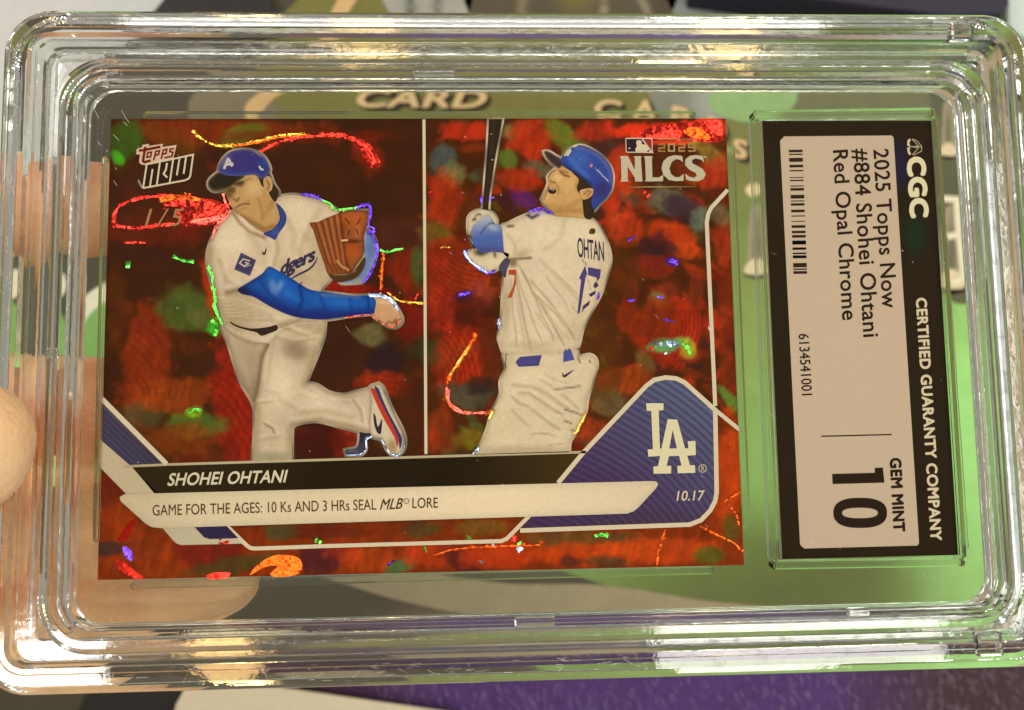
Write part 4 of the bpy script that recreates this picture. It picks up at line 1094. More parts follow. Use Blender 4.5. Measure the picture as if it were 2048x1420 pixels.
fig('trousers', TROUS1, (196, 177, 141), [('edge', 9, CSH, .55),
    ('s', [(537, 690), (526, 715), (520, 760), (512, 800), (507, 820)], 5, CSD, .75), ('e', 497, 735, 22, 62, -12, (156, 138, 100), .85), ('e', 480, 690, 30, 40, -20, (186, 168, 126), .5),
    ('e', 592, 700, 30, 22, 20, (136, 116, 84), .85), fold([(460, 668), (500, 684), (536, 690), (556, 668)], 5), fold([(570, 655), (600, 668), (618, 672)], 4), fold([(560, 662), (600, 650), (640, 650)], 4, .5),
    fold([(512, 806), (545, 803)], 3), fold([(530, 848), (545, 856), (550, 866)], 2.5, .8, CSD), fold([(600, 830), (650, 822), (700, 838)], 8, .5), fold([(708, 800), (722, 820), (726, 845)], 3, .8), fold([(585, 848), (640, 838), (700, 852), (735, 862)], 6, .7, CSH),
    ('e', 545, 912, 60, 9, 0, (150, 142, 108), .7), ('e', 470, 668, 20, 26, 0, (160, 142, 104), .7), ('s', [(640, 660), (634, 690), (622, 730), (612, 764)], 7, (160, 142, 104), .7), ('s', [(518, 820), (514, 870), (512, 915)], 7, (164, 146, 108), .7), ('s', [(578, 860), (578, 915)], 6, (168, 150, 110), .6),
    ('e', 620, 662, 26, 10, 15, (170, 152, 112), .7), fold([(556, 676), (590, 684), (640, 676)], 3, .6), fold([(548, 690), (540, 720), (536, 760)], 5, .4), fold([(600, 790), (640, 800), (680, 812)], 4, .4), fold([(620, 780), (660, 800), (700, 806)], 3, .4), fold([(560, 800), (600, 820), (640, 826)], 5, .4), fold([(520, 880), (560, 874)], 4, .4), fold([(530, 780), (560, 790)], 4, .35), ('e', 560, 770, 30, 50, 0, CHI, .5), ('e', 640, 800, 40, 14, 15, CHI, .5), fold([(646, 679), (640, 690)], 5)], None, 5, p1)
fig('far_leg', [(447, 652), (470, 670), (505, 684), (538, 688), (530, 706), (524, 730), (520, 762), (513, 796), (507, 806), (495, 785), (481, 760), (468, 722), (457, 686)], (150, 131, 98),
    [('g', (500, 780), (470, 660), (184, 166, 130), 1.0), ('s', [(537, 690), (526, 715), (520, 760), (510, 804)], 6, (104, 88, 60), .8), ('edge', 5, (128, 110, 78), .5), ('s', [(470, 690), (490, 730), (500, 770)], 5, (176, 158, 122), .5)], None, 5.5, p1, 3)
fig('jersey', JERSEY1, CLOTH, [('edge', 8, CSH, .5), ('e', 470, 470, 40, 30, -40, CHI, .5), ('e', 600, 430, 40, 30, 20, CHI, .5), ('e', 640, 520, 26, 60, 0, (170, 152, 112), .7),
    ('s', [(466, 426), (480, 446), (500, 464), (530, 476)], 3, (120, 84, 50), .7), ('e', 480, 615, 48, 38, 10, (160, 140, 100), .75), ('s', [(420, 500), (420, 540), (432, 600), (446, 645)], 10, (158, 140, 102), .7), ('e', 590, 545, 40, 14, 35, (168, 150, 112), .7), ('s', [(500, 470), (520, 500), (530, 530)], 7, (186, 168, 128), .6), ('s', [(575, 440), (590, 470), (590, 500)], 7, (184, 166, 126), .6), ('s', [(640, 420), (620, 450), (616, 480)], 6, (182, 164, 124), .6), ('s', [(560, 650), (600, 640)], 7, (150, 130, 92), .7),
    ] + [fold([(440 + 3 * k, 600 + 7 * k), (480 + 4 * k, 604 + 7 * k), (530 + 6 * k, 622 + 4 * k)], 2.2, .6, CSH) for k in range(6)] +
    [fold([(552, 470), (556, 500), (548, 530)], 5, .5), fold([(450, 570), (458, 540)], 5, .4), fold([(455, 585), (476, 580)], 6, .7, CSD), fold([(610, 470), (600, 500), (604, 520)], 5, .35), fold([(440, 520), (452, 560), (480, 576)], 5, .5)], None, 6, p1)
fig('belt', [(245, 255), (300, 285), (400, 312), (470, 312), (560, 300), (625, 285), (628, 325), (570, 350), (500, 372), (460, 345), (380, 325), (300, 300), (250, 270)], (46, 34, 22), None, Z2, 7, p1)
fig('skin', [(250, 450), (300, 415), (360, 385), (430, 325), (530, 312), (600, 380), (650, 330), (690, 380), (684, 450), (705, 540), (740, 640), (752, 705), (700, 785), (620, 822), (520, 772), (430, 692), (372, 652), (345, 620), (322, 590), (300, 540), (268, 480)], SKIN,
    [('e', 300, 470, 70, 60, -20, (92, 68, 34), .85), ('e', 400, 392, 46, 26, -10, (74, 52, 28), .85), ('s', [(355, 395), (430, 372)], 9, (60, 42, 22), .8), ('e', 330, 440, 36, 26, 0, (80, 58, 28), .7),
     ('e', 530, 430, 70, 70, 0, (206, 170, 112), .85), ('s', [(450, 360), (500, 350)], 8, (120, 86, 48), .6), ('e', 470, 480, 30, 24, 0, (198, 160, 104), .6), ('s', [(378, 420), (372, 480), (380, 510)], 9, (198, 160, 104), .6), ('s', [(560, 520), (590, 600), (600, 680)], 14, (150, 112, 62), .6), ('e', 372, 500, 30, 34, 0, (186, 146, 88), .7), ('s', [(350, 525), (372, 545), (395, 515)], 7, (84, 54, 26), .8), ('s', [(365, 605), (400, 580), (440, 568), (480, 570)], 7, (82, 52, 28), .85),
     ('s', [(470, 540), (488, 575)], 6, (140, 100, 54), .7), ('s', [(390, 630), (430, 610), (460, 605)], 8, (140, 102, 54), .6), ('s', [(420, 680), (520, 740), (620, 800), (700, 770)], 26, (128, 92, 44), .7), ('s', [(600, 700), (690, 560)], 22, (142, 106, 58), .6),
     ('s', [(330, 600), (380, 650)], 14, SKD, .5), ('e', 640, 640, 40, 60, 0, (172, 134, 78), .6)], Z1, 8, p1, 2.4)
fig('hair', HAIR1, (50, 38, 20), None, Z1, 9, p1, 3)
fig('ear', [(612, 352), (650, 322), (680, 345), (692, 400), (680, 450), (652, 462), (616, 418)], (184, 148, 92), [('s', [(640, 360), (662, 400), (650, 440)], 8, (112, 80, 40), .8)], Z1, 10, p1, 2.4)
fig('cap_brim', BRIM1, (42, 33, 17), [('edge', 12, (120, 104, 80), .7), ('e', 300, 380, 60, 40, -20, (34, 30, 14), .8)], Z1, 10, p1, 3)
fig('cap', CAP1, (56, 48, 106), [('s', [(225, 285), (300, 300), (420, 305), (540, 298), (640, 300)], 18, (44, 62, 128), .8), ('e', 610, 200, 60, 90, 20, (40, 58, 128), .8), ('e', 270, 190, 50, 70, 30, (112, 104, 130), .7), ('edge', 16, (104, 96, 126), .5), ('s', [(520, 95), (600, 145)], 9, (226, 160, 90), .6)], Z1, 11, p1, 2.8)
stroke('cap_letter', [[(262, 262), (300, 165)], [(300, 170), (335, 240)], [(270, 225), (345, 215)]], 22, (190, 182, 166), Z1, 12, p1)
stroke('cap_mark', [[(572, 235), (590, 265), (612, 268)]], 16, (196, 186, 160), Z1, 12, p1)
fig('collar', [(722, 562), (780, 612), (812, 680), (800, 752), (745, 830), (712, 888), (682, 872), (610, 832), (692, 792), (752, 712), (745, 640)], (50, 66, 126), [('edge', 10, (34, 44, 92), .6), ('e', 720, 820, 40, 30, 0, (66, 86, 146), .6)], Z1, 9, p1, 3)
fig('forearm', FORE1, (106, 126, 164), [('edge', 14, (170, 176, 190), .6), ('e', 1560, 960, 30, 90, 0, (84, 108, 156), .7), ('e', 1420, 1240, 90, 20, 0, (150, 140, 116), .8)], Z1, 4, p1)
gl = fig('glove', GLOVE1, (146, 78, 36), [('edge', 14, (78, 38, 16), .7), ('e', 1200, 900, 160, 260, -20, (128, 72, 36), .6), ('e', 1440, 800, 30, 90, 0, (186, 108, 56), .6), ('e', 1330, 760, 30, 60, 0, (120, 58, 24), .6), ('s', [(1290, 640), (1300, 860), (1330, 1040), (1380, 1170)], 14, (92, 44, 18), .7), ('s', [(1300, 960), (1390, 940), (1490, 960)], 12, (120, 54, 20), .7), ('e', 1400, 700, 110, 70, 0, (178, 88, 34), .7), ('e', 1390, 980, 70, 80, 0, (176, 78, 24), .8), ('e', 1400, 900, 80, 20, 0, (70, 34, 14), .8)] +
    [('s', [(1070 + 55 * k, 740 - 22 * k), (1120 + 50 * k, 900), (1180 + 40 * k, 1090), (1240 + 36 * k, 1190)], 9, (86, 40, 16), .8) for k in range(5)] +
    [('s', [(1095 + 55 * k, 735 - 22 * k), (1146 + 50 * k, 900), (1205 + 40 * k, 1090)], 9, (196, 122, 66), .55) for k in range(4)], Z1, 9, p1, 3)
stroke('glove_lace', [[(1330, 690), (1375, 750)], [(1470, 700), (1440, 755)], [(1370, 800), (1360, 850)], [(1430, 790), (1450, 840)]], 9, (70, 30, 12), Z1, 10, gl)
stroke('glove_lace', [[(1300, 895), (1360, 890)]], 16, (214, 176, 120), Z1, 10, gl)
stroke('glove_lace', [[(1260, 1070), (1300, 1120), (1370, 1160)]], 22, (176, 128, 76), Z1, 10, gl)
fig('glove_rim', [(1190, 1190), (1300, 1192), (1400, 1172), (1470, 1090), (1512, 1040), (1502, 1130), (1430, 1222), (1300, 1262), (1225, 1240)], (74, 50, 24), [('s', [(1230, 1195), (1330, 1190), (1420, 1160)], 10, (168, 148, 104), .7)], Z1, 10, p1, 3)
ar = fig('sleeve', ARM1, (24, 76, 148), [('edge', 8, (22, 44, 106), .7), ('s', [(490, 584), (548, 612), (600, 630), (690, 630), (748, 622)], 12, (28, 34, 100), .8), ('s', [(545, 545), (600, 590), (680, 606), (745, 606)], 14, (26, 92, 168), .7),
    ('e', 548, 575, 9, 18, -20, (112, 140, 180), .7), ('e', 561, 572, 6, 12, 20, (120, 150, 186), .7), ('e', 485, 582, 14, 8, 10, (24, 24, 50), .8), ('s', [(640, 590), (720, 594)], 4, (120, 130, 160), .5), ('s', [(600, 574), (606, 600), (596, 626)], 4, (16, 40, 104), .7), ('s', [(640, 590), (650, 612), (644, 632)], 3, (18, 46, 112), .6), ('s', [(700, 598), (704, 622)], 3, (18, 46, 112), .6), ('s', [(520, 560), (540, 590), (560, 604)], 4, (18, 48, 112), .5), ('s', [(735, 596), (740, 622)], 4, (18, 44, 108), .7), ('e', 580, 590, 20, 8, 30, (40, 110, 188), .6), ('e', 680, 606, 26, 6, 0, (36, 104, 180), .6)], None, 11, p1, 3.2)
fig('hand', HAND1, (196, 152, 104), [('edge', 10, (150, 106, 66), .5), ('s', [(1500, 290), (1530, 260), (1560, 270), (1590, 240)], 8, (120, 70, 40), .8), ('s', [(1440, 90), (1560, 110), (1600, 170)], 16, (224, 190, 150), .6), ('e', 1585, 260, 14, 26, 10, (140, 70, 50), .7)], Z2, 10, p1, 2.6)
pt = fig('sleeve_patch', [(410, 1000), (410, 1000), (545, 1068), (545, 1068), (490, 1207), (490, 1207), (350, 1150), (350, 1150)], (62, 54, 84), [('edge', 12, (96, 88, 104), .5)], Z1, 8, p1, 3)
stroke('patch_letter', [[(490, 1075), (430, 1058), (400, 1095), (440, 1122), (478, 1098), (445, 1088)]], 11, (196, 184, 160), Z1, 9, pt)
stroke('patch_letter', [[(440, 1130), (500, 1110)]], 6, (180, 170, 150), Z1, 9, pt)
fig('chest_mark', [(600, 985), (615, 1005), (635, 955), (632, 1005), (612, 1025), (600, 1010)], (50, 40, 36), None, Z1, 8, p1, 3)
lettering('chest_word', 'dgers', (752, 1206), (1062, 1066), (772, 1082), (52, 46, 70), p1, 8, 0.035, 0.92, z=Z1)
stroke('chest_swash', [[(845, 1238), (920, 1195), (1010, 1150), (1060, 1100), (1090, 1040)]], 17, (52, 46, 70), Z1, 8, p1, smooth=True, taper=True)
stroke('chest_number', [[(925, 1322), (935, 1290), (950, 1262)]], 14, (140, 40, 28), Z1, 8, p1)
sh = fig('shoe', SHOE1, (202, 186, 150), [('edge', 14, (120, 104, 84), .6), ('e', 1560, 1270, 40, 60, -20, (140, 110, 60), .7), ('s', [(1500, 820), (1570, 960), (1650, 1140), (1665, 1240)], 14, (104, 92, 78), .8)], Z2, 7, p1, 3)
fig('shoe_stripe', [(1385, 800), (1415, 800), (1470, 900), (1520, 1010), (1590, 1120), (1612, 1190), (1603, 1270), (1575, 1190), (1490, 1040), (1410, 870)], (184, 56, 34), None, Z2, 8, sh, 3)
fig('shoe_stripe', [(1415, 785), (1450, 800), (1480, 880), (1530, 990), (1605, 1130), (1640, 1210), (1622, 1290), (1606, 1190), (1520, 1010), (1460, 890)], (52, 54, 92), None, Z2, 9, sh, 3)
fig('shoe_mark', [(1408, 1000), (1425, 1020), (1445, 1110), (1478, 1045), (1472, 1150), (1462, 1170), (1438, 1155), (1415, 1090)], (48, 38, 50), None, Z2, 8, sh, 3)
# rim glints of the first figure
glints([(604, 390), (625, 392), (645, 402)], 6, 'violet', LR, p1, .1, .05, 5, 13)
glints([(645, 402), (660, 408), (672, 420), (700, 418), (714, 416)], 6, 'green', LR, p1, .08, .0, 5, 13)
glints([(714, 416), (732, 410), (742, 418), (740, 440), (737, 452), (749, 458), (746, 466), (736, 460), (750, 480), (755, 500), (750, 525), (738, 552), (725, 566)], 5.5, 'violet', LR, p1, .1, .05, 5, 13)
glints([(416, 535), (424, 555), (428, 580), (432, 600), (430, 612), (438, 634), (446, 650)], 6, 'green', LR, p1, .08, .0, 5, 13)
glints([(447, 388), (452, 406), (461, 424), (446, 442), (434, 452), (424, 482)], 6, 'pink', LL, p1, .1, .1, 5, 13)
glints([(740, 591), (765, 593), (784, 602), (796, 620)], 7, 'ice', LR, p1, .08, .0, 5, 13)
glints([(744, 873), (733, 880), (732, 900), (716, 910), (694, 910)], 3.5, 'ice', LR, p1, .15, .2, 5, 13)
glints([(764, 880), (780, 905), (794, 911), (806, 900), (811, 880)], 3.5, 'ice', LR, p1, .15, .15, 5, 13)
glints([(690, 636), (740, 630), (760, 645), (785, 655), (800, 640)], 3, 'pink', LL, p1, .15, .25, 5, 13)

# second figure
JERSEY2 = [(1108, 429), (1076, 420), (1055, 429), (1034, 438), (1014, 448), (1001, 453), (1002, 480), (1006, 506), (1018, 520), (1012, 535), (1008, 554), (1006, 581), (1003, 638), (997, 676), (1000, 686), (1010, 707), (1044, 706), (1076, 705), (1129, 703), (1154, 696), (1162, 671), (1166, 655), (1181, 625), (1200, 591), (1216, 543), (1221, 520), (1216, 492), (1197, 452), (1181, 438), (1162, 433), (1128, 431)]
TROUS2 = [(600, 245), (960, 240), (1250, 225), (1390, 215), (1400, 290), (1460, 280), (1530, 270), (1590, 310), (1605, 390), (1560, 550), (1500, 760), (1480, 900), (1400, 1060), (1360, 1140), (1310, 1220), (1300, 1335), (1300, 1335), (250, 1362), (250, 1362), (300, 1320), (400, 1100), (450, 920), (550, 700), (550, 560), (610, 420)]
BAT2 = [(442, 48), (442, 48), (595, 48), (595, 48), (520, 450), (450, 900), (435, 1085), (435, 1085), (368, 1085), (368, 1085), (400, 700), (430, 300)]
HELM2 = [(1262, 505), (1340, 410), (1430, 355), (1520, 355), (1640, 410), (1750, 495), (1825, 600), (1850, 720), (1830, 850), (1770, 945), (1690, 1020), (1640, 1080), (1602, 1000), (1625, 850), (1560, 780), (1450, 690), (1330, 615), (1275, 575)]
BRIMB = [(1068, 420), (1120, 418), (1200, 465), (1268, 510), (1275, 570), (1240, 612), (1185, 580), (1105, 500)]
FACE2 = [(1185, 625), (1250, 580), (1340, 615), (1455, 700), (1460, 830), (1520, 850), (1525, 960), (1505, 1000), (1520, 1060), (1540, 1170), (1400, 1165), (1180, 1150), (1150, 1090), (1062, 1010), (1040, 960), (1100, 830), (1118, 760), (1108, 710), (1145, 655)]
HAIR2 = [(1340, 600), (1460, 690), (1560, 780), (1640, 850), (1660, 1000), (1640, 1085), (1600, 1185), (1528, 1165), (1510, 1050), (1500, 960), (1440, 840), (1462, 740), (1400, 670)]
SLEEVE2 = [(228, 235), (330, 150), (400, 108), (462, 180), (545, 230), (545, 230), (568, 508), (568, 508), (450, 492), (350, 505), (250, 432), (232, 330)]
WRIST2 = [(188, 215), (200, 120), (260, 70), (340, 50), (440, 78), (492, 150), (480, 205), (400, 112), (330, 152), (240, 225), (215, 320), (195, 300)]
ELB2 = [(192, 300), (240, 400), (262, 470), (170, 500), (192, 560), (262, 632), (380, 702), (470, 692), (530, 645), (605, 560), (620, 520), (560, 495), (480, 495), (350, 500), (250, 432)]
p2 = sil('printed_batter', [JERSEY2, T(Z5, TROUS2), T(Z3, BAT2), T(Z3, HELM2), T(Z3, BRIMB), T(Z3, FACE2), T(Z4, WRIST2), T(Z4, ELB2)], 8, (200, 182, 146), 3)
fig('bat', BAT2, (44, 33, 18), [('s', [(500, 60), (470, 500), (400, 1060)], 14, (66, 52, 30), .6)], Z3, 4, p2, 4)
stroke('bat_mark', [[(465, 225), (475, 215)], [(470, 510), (492, 514)]], 12, (190, 170, 130), Z3, 5, p2)
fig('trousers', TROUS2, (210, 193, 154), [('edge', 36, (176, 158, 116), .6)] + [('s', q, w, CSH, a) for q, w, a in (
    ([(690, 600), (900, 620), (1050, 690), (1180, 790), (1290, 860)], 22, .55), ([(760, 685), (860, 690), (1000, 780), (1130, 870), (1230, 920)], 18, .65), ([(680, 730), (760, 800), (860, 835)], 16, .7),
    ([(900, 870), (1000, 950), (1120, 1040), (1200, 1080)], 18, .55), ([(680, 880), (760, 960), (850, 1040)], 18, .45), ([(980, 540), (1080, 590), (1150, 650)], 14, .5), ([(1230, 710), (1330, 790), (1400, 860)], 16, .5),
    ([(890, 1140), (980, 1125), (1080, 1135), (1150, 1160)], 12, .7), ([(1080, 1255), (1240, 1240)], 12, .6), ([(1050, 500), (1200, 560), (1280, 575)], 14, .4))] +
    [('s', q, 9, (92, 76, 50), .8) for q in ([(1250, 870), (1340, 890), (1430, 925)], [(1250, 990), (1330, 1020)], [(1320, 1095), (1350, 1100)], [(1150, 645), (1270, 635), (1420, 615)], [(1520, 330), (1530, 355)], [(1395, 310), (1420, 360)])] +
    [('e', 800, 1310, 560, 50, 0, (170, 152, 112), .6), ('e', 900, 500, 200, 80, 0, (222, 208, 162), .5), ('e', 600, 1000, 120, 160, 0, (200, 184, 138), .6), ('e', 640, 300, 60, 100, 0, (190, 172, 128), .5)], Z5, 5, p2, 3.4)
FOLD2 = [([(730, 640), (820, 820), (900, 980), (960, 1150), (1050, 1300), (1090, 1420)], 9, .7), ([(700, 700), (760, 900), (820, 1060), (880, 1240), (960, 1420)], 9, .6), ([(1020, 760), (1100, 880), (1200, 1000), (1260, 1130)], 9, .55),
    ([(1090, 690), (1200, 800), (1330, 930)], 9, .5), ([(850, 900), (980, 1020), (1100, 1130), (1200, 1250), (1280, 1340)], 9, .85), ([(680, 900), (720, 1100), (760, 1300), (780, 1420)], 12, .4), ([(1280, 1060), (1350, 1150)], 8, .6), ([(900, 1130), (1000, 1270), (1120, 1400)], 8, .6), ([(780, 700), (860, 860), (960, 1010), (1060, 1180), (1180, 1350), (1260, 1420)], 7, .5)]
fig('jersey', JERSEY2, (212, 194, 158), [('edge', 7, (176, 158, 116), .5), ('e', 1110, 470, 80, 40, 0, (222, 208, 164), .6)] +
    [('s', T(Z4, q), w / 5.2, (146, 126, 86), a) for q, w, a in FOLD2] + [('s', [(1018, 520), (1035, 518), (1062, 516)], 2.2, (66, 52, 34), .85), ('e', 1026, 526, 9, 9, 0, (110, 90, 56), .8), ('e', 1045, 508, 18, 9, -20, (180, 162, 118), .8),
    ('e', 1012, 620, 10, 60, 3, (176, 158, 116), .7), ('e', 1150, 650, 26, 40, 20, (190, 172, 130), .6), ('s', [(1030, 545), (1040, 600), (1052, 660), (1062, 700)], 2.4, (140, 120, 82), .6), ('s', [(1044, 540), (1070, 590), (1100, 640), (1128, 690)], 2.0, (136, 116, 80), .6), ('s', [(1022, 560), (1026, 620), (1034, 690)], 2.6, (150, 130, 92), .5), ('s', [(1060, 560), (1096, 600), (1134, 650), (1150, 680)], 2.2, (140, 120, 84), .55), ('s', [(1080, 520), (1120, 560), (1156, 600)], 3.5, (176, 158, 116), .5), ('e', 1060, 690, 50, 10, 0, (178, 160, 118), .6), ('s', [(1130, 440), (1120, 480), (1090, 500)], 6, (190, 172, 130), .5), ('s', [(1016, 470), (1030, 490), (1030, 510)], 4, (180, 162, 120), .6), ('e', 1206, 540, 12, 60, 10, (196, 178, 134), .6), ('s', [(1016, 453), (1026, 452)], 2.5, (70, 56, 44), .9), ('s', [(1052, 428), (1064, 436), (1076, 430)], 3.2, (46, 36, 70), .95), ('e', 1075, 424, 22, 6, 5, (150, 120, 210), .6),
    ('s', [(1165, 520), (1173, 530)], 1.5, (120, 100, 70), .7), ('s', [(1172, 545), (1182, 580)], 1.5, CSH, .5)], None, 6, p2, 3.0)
fig('elbow', ELB2, (206, 190, 150), [('edge', 24, (168, 150, 112), .5), ('e', 320, 500, 70, 40, 0, (62, 50, 40), .9), ('s', [(468, 500), (475, 545)], 14, (60, 50, 60), .8), ('e', 440, 600, 120, 50, 0, (216, 200, 160), .5)], Z4, 6, p2, 3)
fig('arm_band', [(515, 660), (570, 570), (605, 555), (632, 590), (600, 680), (578, 765)], (78, 68, 84), [('edge', 14, (54, 46, 62), .6)], Z4, 7, p2, 3)
fig('sleeve', SLEEVE2, (74, 98, 156), [('g', (380, 340), (360, 150), (164, 170, 178), 1.0), ('s', [(250, 460), (400, 480), (560, 490)], 40, (70, 66, 118), .7), ('s', [(320, 310), (370, 240), (410, 200), (460, 195)], 8, (44, 48, 92), .8), ('e', 450, 240, 60, 30, 20, (176, 178, 180), .6), ('s', [(440, 130), (468, 200)], 9, (60, 62, 100), .8)], Z4, 8, p2, 3)
fig('batting_glove', WRIST2, (204, 190, 154), [('s', [(265, 120), (300, 95), (320, 110)], 10, (80, 64, 56), .8), ('s', [(245, 160), (265, 150)], 14, (44, 34, 30), .85), ('s', [(205, 320), (215, 300)], 10, (60, 50, 40), .7), ('edge', 12, (160, 144, 110), .5)], Z4, 9, p2, 2.8)
fig('skin', FACE2, (196, 154, 92), [('e', 1235, 725, 55, 50, 0, (222, 184, 122), .8), ('s', [(1200, 690), (1170, 740), (1150, 760)], 10, (222, 186, 128), .7), ('s', [(1210, 800), (1240, 850), (1230, 900)], 10, (150, 106, 58), .6), ('e', 1110, 930, 40, 50, 30, (212, 170, 108), .7), ('e', 1350, 780, 80, 90, 0, (206, 164, 100), .6), ('s', [(1255, 655), (1300, 690), (1350, 700)], 10, (60, 42, 26), .85), ('s', [(1240, 630), (1330, 660)], 12, (120, 84, 46), .7), ('s', [(1140, 755), (1195, 775)], 9, (104, 70, 38), .85),
    ('s', [(1110, 700), (1150, 650), (1185, 630)], 10, (48, 34, 22), .8), ('s', [(1068, 960), (1090, 900), (1108, 850)], 6, (90, 60, 36), .7), ('s', [(1110, 1030), (1250, 1060), (1400, 1020), (1500, 960)], 34, (176, 132, 70), .7), ('s', [(1160, 1110), (1350, 1090), (1510, 1090)], 34, (158, 116, 60), .6), ('e', 1450, 800, 30, 60, 0, (150, 108, 58), .6), ('edge', 14, (160, 118, 66), .4)], Z3, 7, p2, 2.2)
fig('mouth', [(1114, 818), (1150, 838), (1206, 852), (1196, 888), (1156, 900), (1120, 880)], (50, 28, 20), [('s', [(1122, 832), (1150, 846), (1180, 854)], 8, (226, 208, 174), .85)], Z3, 8, p2, 2)
fig('hair', HAIR2, (52, 38, 20), None, Z3, 8, p2, 3)
fig('ear', [(1470, 870), (1520, 845), (1590, 835), (1632, 850), (1612, 915), (1560, 955), (1500, 958)], (196, 154, 98), [('s', [(1520, 900), (1570, 860), (1600, 880), (1560, 920)], 9, (120, 80, 44), .8)], Z3, 9, p2, 2.2)
fig('helmet_brim', BRIMB, (58, 42, 38), [('edge', 9, (150, 134, 110), .6)], Z3, 9, p2, 3)
fig('helmet', HELM2, (48, 68, 140), [('e', 1470, 480, 110, 150, -30, (60, 96, 168), .8), ('s', [(1360, 500), (1450, 610), (1560, 700)], 30, (72, 116, 178), .6), ('e', 1720, 850, 90, 110, 30, (52, 44, 96), .85), ('s', [(1430, 370), (1600, 410), (1740, 510), (1820, 640), (1835, 780)], 26, (110, 106, 140), .6), ('edge', 16, (40, 52, 116), .4), ('s', [(1280, 570), (1450, 680), (1600, 790)], 16, (30, 34, 66), .8)], Z3, 10, p2, 2.8)
stroke('helmet_letter', [[(1300, 470), (1340, 415), (1375, 400)], [(1330, 470), (1370, 410)], [(1395, 365), (1440, 352)]], 18, (214, 200, 160), Z3, 11, p2)
stroke('helmet_mark', [[(1590, 575), (1615, 585)]], 36, (206, 120, 100), Z3, 11, p2)
stroke('helmet_mark', [[(1650, 600 ), (1665, 640)], [(1680, 625), (1692, 665)], [(1700, 650), (1718, 688)], [(1728, 680), (1742, 716)], [(1755, 705), (1768, 740)], [(1782, 730), (1796, 768)]], 13, (150, 152, 176), Z3, 11, p2)
stroke('helmet_mark', [[(1652, 612), (1730, 690), (1795, 758)]], 10, (150, 152, 176), Z3, 11, p2)
fig('neck_badge', [(1595, 1295), (1645, 1298), (1640, 1350), (1580, 1350)], (64, 52, 24), [('e', 1600, 1325, 10, 10, 0, (150, 120, 60), .8)], Z3, 8, p2, 3)
lettering('back_name', 'OHTAN', (1342, 545), (1620, 590), (1336, 348), (54, 46, 64), p2, 8, 0.012, 0.94, z=Z4)
NUMC = (72, 62, 112)
fig('back_number', [(1420, 640), (1440, 722), (1424, 764), (1385, 1000), (1362, 1140), (1340, 1138), (1378, 790), (1356, 772)], NUMC, None, Z4, 8, p2, 3, False)
fig('back_number', [(1450, 655), (1586, 680), (1574, 770), (1548, 806), (1538, 765), (1450, 738)], NUMC, None, Z4, 8, p2, 3, False)
for q in ([(1535, 800), (1562, 850), (1522, 882), (1505, 848)], [(1530, 900), (1526, 940), (1476, 968), (1458, 940)], [(1472, 1005), (1462, 1050), (1404, 1100), (1384, 1142), (1398, 1062)]):
    fig('back_number', q, (62, 52, 78), None, Z4, 8, p2, 3, False)
fig('front_number', [(616, 685), (696, 682), (692, 830), (652, 972), (604, 978), (660, 870), (686, 740), (616, 732)], (178, 72, 36), None, Z4, 8, p2, 3, False)
fig('belt', [(715, 350), (765, 295), (1002, 275), (968, 390), (750, 402)], (72, 66, 124), [('edge', 12, (56, 48, 96), .5)], Z5, 8, p2, 3, False)
fig('belt', [(1240, 245), (1262, 205), (1275, 228), (1300, 200), (1322, 225), (1358, 325), (1235, 350)], (72, 80, 144), None, Z5, 8, p2, 3, False)
fig('trouser_mark', [(1228, 458), (1240, 492), (1352, 436), (1256, 518), (1232, 512), (1224, 488)], (58, 48, 66), None, Z5, 8, p2, 3)
stroke('belt_loop', [[(612, 258), (632, 266)], [(604, 420), (618, 408)], [(610, 262), (606, 410)]], 6, (70, 56, 36), Z5, 8, p2)
# rim glints of the second figure
glints([(929, 506), (940, 522), (955, 534), (972, 545)], 5, 'ice', LR, p2, .08, .0, 5, 13)
glints([(930, 504), (938, 520), (975, 546), (992, 542)], 6, 'violet', LR, p2, .1, .2, 5, 12)
glints([(1060, 424), (1080, 418), (1104, 428)], 6, 'violet', LR, p2, .1, .1, 5, 13)
glints([(998, 640), (999, 650), (998, 658)], 7, 'ice', LR, p2, .1, .0, 4, 13)
glints([(1171, 825), (1165, 840), (1158, 852), (1154, 862), (1148, 868)], 6, 'gold', LR, p2, .08, .0, 4, 13)
glints([(985, 822), (978, 838)], 8, 'gold', LL, p2, .1, .0, 4, 13)
glints([(954, 898), (946, 908)], 6, 'ice', LR, p2, .1, .0, 4, 13)
glints([(964, 396), (962, 406)], 5, 'violet', LR, p2, .1, .0, 4, 13); glints([(982, 394), (980, 404)], 5, 'violet', LR, p2, .1, .0, 4, 13)
glints([(1197, 588), (1195, 598)], 5, 'violet', LR, p2, .1, .0, 4, 13)

# ================================================================== grading label
label = empty('grading_label', (0.0625, 0, LIFT - 0.0005))
tag(label, 'black and silver grading label turned sideways, right of the card in the slab', 'label')
LC = [(1524, 243), (1864, 240), (1917, 1110), (1565, 1118)]
lp = px_to_plane(LC)
x0, x1 = lp[[0, 3], 0].mean(), lp[[1, 2], 0].mean(); y1, y0 = lp[[0, 1], 1].mean(), lp[[2, 3], 1].mean()
link('label_paper', box_mesh('label_paper', x0, x1, y0, y1, -0.5, -0.03, 0.0), label, plain_mat('label_stock', (0.55, 0.52, 0.46), 0.7))
flat_piece('label_border', [tuple(p) for p in plane_to_px([(x0, y1), (x1, y1), (x1, y0), (x0, y0)])], (38, 28, 12), [('e', 1830, 470, 22, 40, -4, (22, 52, 30), .7), ('e', 1800, 330, 16, 50, -4, (34, 30, 62), .8)], None, 0, label, 9, False, MAT_PAPER)
